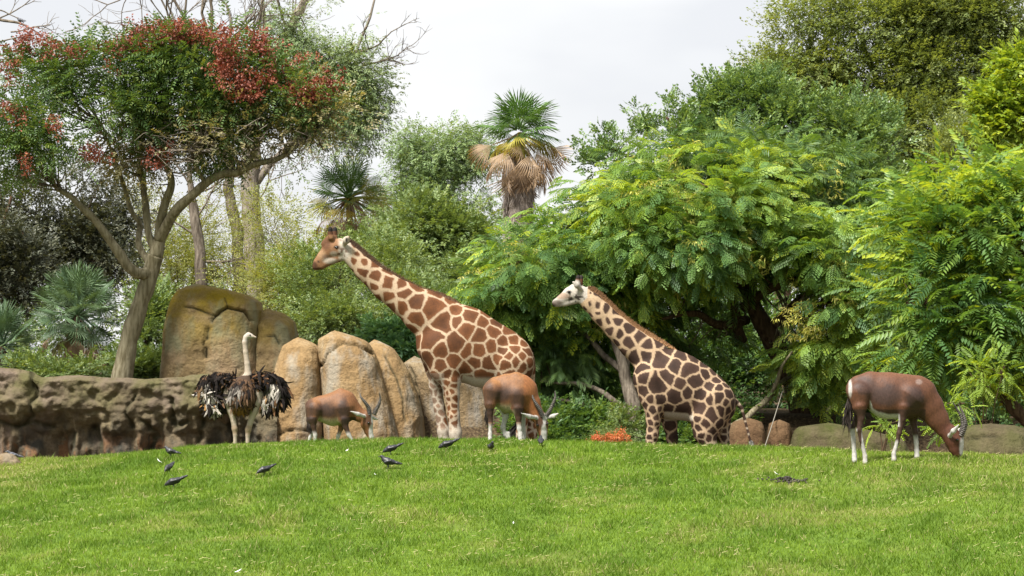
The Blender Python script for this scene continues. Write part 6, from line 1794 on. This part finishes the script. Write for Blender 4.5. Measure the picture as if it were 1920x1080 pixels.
# ---- shade thicket under the right-hand trees
bush("dark thicket in the shade below the broad feathery tree", 1320, 58.0, [(1260, 680, 58, 90, 60), (1350, 660, 58, 90, 70), (1420, 700, 58, 80, 60), (1300, 750, 57.5, 120, 40), (1200, 740, 58, 70, 50), (1350, 590, 58.5, 120, 50), (1450, 620, 58.5, 90, 50)], 5200, 'small', L_MIMOSA_SHADE, 401, (1.0, 1.5), gap=0.25, name="thicket")
bush("dark thicket in the shade behind the dark brown antelope", 1700, 56.0, [(1600, 680, 56, 90, 50), (1700, 680, 56, 90, 60), (1820, 690, 55, 90, 60), (1900, 700, 54, 70, 60), (1660, 740, 55, 120, 30), (1850, 760, 52, 90, 30)], 3600, 'oval', L_MIMOSA_SHADE, 402, gap=0.25, name="thicket")
bush("dark thicket behind the slim forked trunk", 1080, 57.0, [(1000, 740, 57, 80, 60), (1080, 740, 57, 80, 60), (1160, 760, 56, 70, 50), (960, 780, 56, 60, 40)], 3200, 'small', L_MIMOSA_SHADE, 403, (1.0, 1.4), gap=0.25, name="thicket")
bush("low dark shrub in the shade right behind the orange-brown antelope's horns", 1060, 50.4, [(1000, 800, 50.4, 36, 30), (1050, 795, 50.4, 44, 34), (1105, 800, 50.4, 40, 30), (1140, 790, 50.8, 30, 30), (1030, 830, 50, 70, 16), (1110, 830, 50, 50, 16)], 2200, 'oval', L_MIMOSA_SHADE, 404, (0.6, 0.95), gap=0.2, cl=0.18, name="low_shrub")
bush("low dark shrub in the shade seen under the smaller giraffe's belly", 1290, 50.8, [(1240, 800, 50.8, 36, 34), (1290, 790, 50.8, 44, 36), (1350, 790, 50.8, 44, 30), (1300, 830, 50.4, 80, 16)], 1700, 'oval', L_MIMOSA_SHADE, 405, (0.6, 0.95), gap=0.2, cl=0.18, name="low_shrub")
# ---- small plants
t = bush("orange-flowering low bush on the hill's far edge, beside the slim forked trunk", 1148, 46.0, [(1148, 822, 46, 34, 12), (1125, 828, 46, 20, 8), (1175, 826, 46, 18, 9)], 420, 'fine', L_SHRUB, 411, (0.3, 0.5), cl=0.07, gap=0.1, stems=4, tw=30, name="flowering_bush")
crown(t, L_FLOWER, [(1148, 819, 45.9, 36, 9), (1120, 827, 45.9, 16, 6), (1172, 824, 45.9, 14, 6)], 150, 'pods', 412, (0.30, 0.5), per=3, cl=0.05, gap=0.1, name="flowers")
bush("small pale green shrub behind the orange-flowering bush", 1160, 47.2, [(1165, 790, 47.2, 28, 22), (1150, 805, 47.2, 24, 14), (1185, 805, 47.2, 14, 16)], 420, 'oval', L_SHRUB, 413, (0.35, 0.55), cl=0.09, gap=0.2, stems=3, tw=20)
bush("yellow-green sapling with ladder-like leaves beside the dark trunk", 1842, 41.5, [(1820, 710, 41.5, 26, 18), (1858, 715, 41.5, 28, 26), (1840, 690, 41.5, 40, 16), (1880, 690, 41.5, 26, 14)], 90, 'locust', L_BRIGHT, 414, (0.35, 0.55), per=3, cl=0.10, gap=0.1, stems=4, tw=24, name="sapling", cat="sapling", stem_r=0.28, objects=60, objname="leaf")
bush("yellow-green sapling growing behind the dark brown antelope's neck", 1790, 34.5, [(1780, 765, 34.5, 22, 10), (1800, 758, 34.5, 22, 10), (1768, 800, 34.3, 10, 20), (1770, 835, 34.3, 14, 12)], 46, 'locust', L_BRIGHT, 415, (0.30, 0.42), per=3, cl=0.06, gap=0.1, stems=4, tw=12, name="sapling", cat="sapling", stem_r=0.28, objects=40, objname="leaf")
bush("yellow-green sapling growing behind the dark brown antelope's belly", 1655, 34.5, [(1650, 795, 34.5, 26, 7), (1680, 790, 34.5, 20, 6), (1665, 806, 34.5, 14, 6)], 34, 'locust', L_BRIGHT, 416, (0.30, 0.42), per=3, cl=0.05, gap=0.1, stems=3, tw=8, name="sapling", cat="sapling", stem_r=0.28, objects=30, objname="leaf")
# fallen branch and fence wires
x = (1370 - 960) / FPX * 50.0
t = thing("fallen_branch", "pale fallen branch leaning between the brown boulder and the thick dark trunk", "branch", P(1366, 806, 49.6))
limb(t, [(1366, 806, 49.6), (1400, 782, 50), (1440, 745, 50.6), (1470, 715, 51.2), (1510, 690, 51.6)], [0.07, 0.06, 0.05, 0.03], B_OLIVE, 95, "stem")
limb(t, [(1446, 740, 50.6), (1458, 705, 50.4), (1472, 680, 50.3), (1488, 660, 50.3)], [0.04, 0.03, 0.02], B_OLIVE, 96, "fork")
WIRE = solid_mat("pale_rope", S(190, 184, 170), rough=0.6)
for lab, a, b in [("pale slanting rope tied between the ground and the fallen branch", (1430, 850, 47.5), (1470, 724, 50.8))]:
    p = catmull([P(*a), 0.5 * (P(*a) + P(*b)) + np.array([0, 0, -0.02]), P(*b)], 6)
    v, f = tube(p, [0.008, 0.008], 6)
    o = link("rope", make_mesh("rope", v - p[0], f, WIRE), None, p[0])
    tag(o, lab, "rope")

# ---- palms
def t_fan(nseg=26, R=1.0, pet=0.75, spread=150, droop=0.25, tipdroop=0.3, seed=0, width=1.0):
    """fan frond along +x: petiole then a pleated fan of pointed segments"""
    r = np.random.default_rng(seed)
    V, F = [], []; n = 0
    pp = np.array([[0, 0, 0], [pet * 0.5, 0, 0.03], [pet, 0, 0]])
    tv, tf = tube(catmull(pp, 3), [0.030, 0.016], 4, cap=False)
    q = tf[0]; V.append(tv); F.append(np.concatenate([q[:, [0, 1, 2]], q[:, [0, 2, 3]]])); n += len(tv)
    for i in range(nseg):
        a = math.radians(spread) * ((i + 0.5) / nseg * 2 - 1)
        L = R * (0.78 + 0.22 * math.cos(a * 0.6)) * r.uniform(0.9, 1.06)
        d = np.array([math.cos(a), math.sin(a), 0]); s = np.array([-math.sin(a), math.cos(a), 0])
        hw = width * math.radians(spread) / nseg * 0.62 * L * 0.55
        zz = lambda u: np.array([0, 0, -droop * R * abs(math.sin(a * 0.5)) * u - tipdroop * R * u ** 3])
        o = np.array([pet, 0, 0])
        b, m_, tp = o + d * 0.03, o + d * L * 0.55 + zz(0.55), o + d * L + zz(1.0) + r.normal(0, 0.02, 3)
        e1, e2 = m_ + s * hw - np.array([0, 0, hw * 0.55]), m_ - s * hw - np.array([0, 0, hw * 0.55])
        k1, k2 = o + d * L * 0.82 + zz(0.82) + s * hw * 0.45, o + d * L * 0.82 + zz(0.82) - s * hw * 0.45
        V.append(np.array([b, e1, m_, e2, k1, k2, tp])); F.append(np.array([[0, 1, 2], [0, 2, 3], [1, 4, 2], [2, 5, 3], [2, 4, 6], [2, 6, 5]]) + n); n += 7
    return np.concatenate(V), np.concatenate(F)
F_GREEN = leaf_mat("frond_green", [(0.05, (0.045, 0.095, 0.022, 1)), (0.5, (0.075, 0.140, 0.032, 1)), (0.92, (0.125, 0.190, 0.045, 1))], 0.25, rough=0.4)
F_BLUE = leaf_mat("frond_blue_green", [(0.05, (0.050, 0.085, 0.045, 1)), (0.5, (0.085, 0.130, 0.065, 1)), (0.92, (0.135, 0.180, 0.085, 1))], 0.22, rough=0.4)
F_YELLOW = leaf_mat("frond_yellowing", [(0.05, (0.16, 0.17, 0.03, 1)), (0.5, (0.34, 0.27, 0.045, 1)), (0.92, (0.42, 0.26, 0.06, 1))], 0.35)
F_DEAD = leaf_mat("frond_dead", [(0.05, (0.17, 0.115, 0.07, 1)), (0.5, (0.27, 0.195, 0.125, 1)), (0.92, (0.36, 0.28, 0.19, 1))], 0.2)
F_SKIRT = leaf_mat("frond_dead_grey", [(0.05, (0.13, 0.105, 0.085, 1)), (0.5, (0.22, 0.185, 0.155, 1)), (0.92, (0.31, 0.265, 0.225, 1))], 0.1)
def frond_obj(root, me, pos, X, up, s, name="frond"):
    X, Y, Z = frames(np.array([X], float), np.array([up], float))
    x_, y_, z_ = X[0], Y[0], Z[0]
    rl = np.array(root.location); p_ = np.array(pos)
    ob = bpy.data.objects.new(name, me); COL.objects.link(ob); ob.parent = root
    ob.matrix_basis = Matrix(((x_[0] * s, y_[0] * s, z_[0] * s, p_[0] - rl[0]), (x_[1] * s, y_[1] * s, z_[1] * s, p_[1] - rl[1]), (x_[2] * s, y_[2] * s, z_[2] * s, p_[2] - rl[2]), (0, 0, 0, 1)))
    return ob
def fmesh(name, mat, **kw):
    v, f = t_fan(**kw); return make_mesh(name, v, f, mat, None, smooth=False)

t = tree("fan_palm", "tall fan palm with a shaggy skirt of dead brown fronds, standing against the sky", "palm", (972, 86.0))
DP = 86.0
limb(t, [(968, gpy(968, DP), DP), (968, 520, DP), (970, 400, DP), (973, 300, DP), (974, 252, DP)], [0.30, 0.27, 0.24, 0.14], solid_mat("palm_trunk", S(110, 92, 78), S(160, 140, 122), 4.0, rough=0.9, bump=0.8, stretch=(1, 1, 4)), 99, "trunk", 12, 0.0)
r = np.random.default_rng(8)
g_ = [fmesh("frond", F_GREEN, seed=i, R=0.85, pet=0.50, spread=120, droop=0.22, tipdroop=0.18) for i in range(3)]
y_ = [fmesh("frond", F_YELLOW, seed=i + 5, R=0.8, pet=0.75, spread=105, droop=0.5, tipdroop=0.4) for i in range(2)]
d_ = [fmesh("dead_frond", F_DEAD, seed=i + 9, R=0.85, pet=0.85, spread=50, droop=0.5, tipdroop=0.35, nseg=18, width=1.1) for i in range(3)]
k_ = [fmesh("dead_frond", F_SKIRT, seed=i + 15, R=0.9, pet=0.3, spread=24, droop=0.2, tipdroop=0.1, nseg=12, width=1.4) for i in range(3)]
ctr = P(973, 243, DP)
for i in range(24):
    az = i * 2.399 + r.uniform(-0.2, 0.2); el = math.radians(np.interp(i, [0, 23], [84, -12]) + r.uniform(-7, 7))
    X = np.array([math.cos(az) * math.cos(el), math.sin(az) * math.cos(el), math.sin(el)])
    up = np.array([-math.cos(az) * math.sin(el), -math.sin(az) * math.sin(el), math.cos(el)]) + r.normal(0, 0.35, 3)
    frond_obj(t, g_[i % 3], ctr + X * 0.1, X, up, r.uniform(0.85, 1.12))
for i in range(9):
    az = i * 2.1 + 0.4; el = math.radians(r.uniform(-38, -8))
    X = np.array([math.cos(az) * math.cos(el), math.sin(az) * math.cos(el), math.sin(el)])
    frond_obj(t, y_[i % 2], ctr + [0, 0, -0.1], X, np.array([0, 0, 1.0]) + r.normal(0, 0.3, 3), r.uniform(0.75, 1.0), "yellowing_frond")
for i in range(34):
    az = i * 2.399; el = math.radians(r.uniform(-82, -35) if i > 8 else r.uniform(-35, -12))
    X = np.array([math.cos(az) * math.cos(el), math.sin(az) * math.cos(el), math.sin(el)])
    frond_obj(t, d_[i % 3], ctr + [0, 0, -0.15 - 0.012 * i], X, X * [1, 1, 0] + [0, 0, 0.3] + r.normal(0, 0.3, 3), r.uniform(0.85, 1.2), "dead_frond")
for i in range(150):
    az = i * 2.399; z = -0.6 - 2.2 * (i / 150) ** 0.9
    rad = 0.22 + 0.10 * r.random()
    o3 = np.array([math.cos(az), math.sin(az), 0])
    X = o3 * r.uniform(0.12, 0.34) + [0, 0, -1]
    frond_obj(t, k_[i % 3], ctr + o3 * rad + [0, 0, z], X, o3 + r.normal(0, 0.15, 3), r.uniform(0.75, 1.05), "dead_frond")

def fan_palm(label, cx, cy, D_, R, n, mats, seed, elmin=-25, trunk=True, yellow=0, dead=0, pet=0.75, name="fan_palm", cat="palm"):
    t = tree(name, label, cat, (cx, D_))
    r = np.random.default_rng(seed)
    ctr = P(cx, cy, D_)
    limb(t, [(cx, gpy(cx, D_), D_), (cx + 1, 0.5 * (gpy(cx, D_) + cy), D_), (cx, cy, D_)], [0.14, 0.13, 0.09], B_DARK, seed, "trunk", 9, 0.0)
    ms = [fmesh("frond", mats, seed=seed + i, R=0.62, pet=0.62, spread=118, droop=0.12, tipdroop=0.08, nseg=28) for i in range(3)]
    ym = fmesh("frond", F_YELLOW, seed=seed + 7, R=0.62, pet=0.62, spread=100, droop=0.3, tipdroop=0.2)
    dm = fmesh("dead_frond", F_DEAD, seed=seed + 9, R=0.7, pet=0.6, spread=45, droop=0.3, tipdroop=0.3)
    for i in range(n):
        az = i * 2.399 + r.uniform(-0.2, 0.2); el = math.radians(np.interp(i, [0, n - 1], [88, elmin]) + r.uniform(-8, 8))
        X = np.array([math.cos(az) * math.cos(el), math.sin(az) * math.cos(el), math.sin(el)])
        up = np.array([-math.cos(az) * math.sin(el), -math.sin(az) * math.sin(el), math.cos(el)]) + r.normal(0, 0.3, 3)
        frond_obj(t, ms[i % 3], ctr, X, up, R * r.uniform(0.75, 1.0))
    for i in range(yellow):
        az = i * 2.0 - 0.3; el = math.radians(r.uniform(-30, 15))
        X = np.array([math.cos(az), -abs(math.sin(az)) * 0.6, math.sin(el)])
        frond_obj(t, ym, ctr, X, np.array([0, -0.6, 0.8]) + r.normal(0, 0.3, 3), R * r.uniform(0.75, 1.0), "yellowing_frond")
    for i in range(dead):
        az = i * 2.399; el = math.radians(r.uniform(-80, -30))
        X = np.array([math.cos(az) * math.cos(el), math.sin(az) * math.cos(el), math.sin(el)])
        frond_obj(t, dm, ctr, X, X * [1, 1, 0] + [0, 0, 0.4], R * r.uniform(0.8, 1.0), "dead_frond")
    return t
fan_palm("bushy blue-green fan palm left of the leaning tree trunk", 145, 592, 55.0, 0.98, 46, F_BLUE, 501, -50, dead=6)
fan_palm("smaller blue-green fan palm above the left end of the rock wall", 4, 650, 54.0, 0.85, 38, F_BLUE, 502, -40)
fan_palm("half-hidden fan palm with yellow and brown fronds above the tall giraffe's head", 655, 372, 74.0, 1.15, 26, F_GREEN, 503, -20, yellow=8, dead=24)

# ---- far woods behind everything
def woods():
    r = np.random.default_rng(77)
    bl = []
    for px in range(-200, 2200, 55):
        top = np.interp(px, [-200, 0, 250, 400, 560, 700, 950, 1150, 1500, 1700, 2200], [420, 430, 470, 520, 500, 430, 430, 400, 300, 330, 300])
        for py in np.arange(top, 700, 55):
            bl.append((px + r.uniform(-20, 20), py + r.uniform(-15, 15) + 35, 104 + r.uniform(-3, 3), 48, 42, 1.6))
    root = link("distant_woods", None, None, (0, 104, 2.5))
    tag(root, "distant mass of grey-green woods behind the nearer trees", "woods", kind="stuff")
    crown(root, L_SHRUB, bl, 11000, 'small', 600, (2.2, 3.4), per=10, cl=0.7, gap=0.3, gfreq=0.5, name="foliage")
woods()
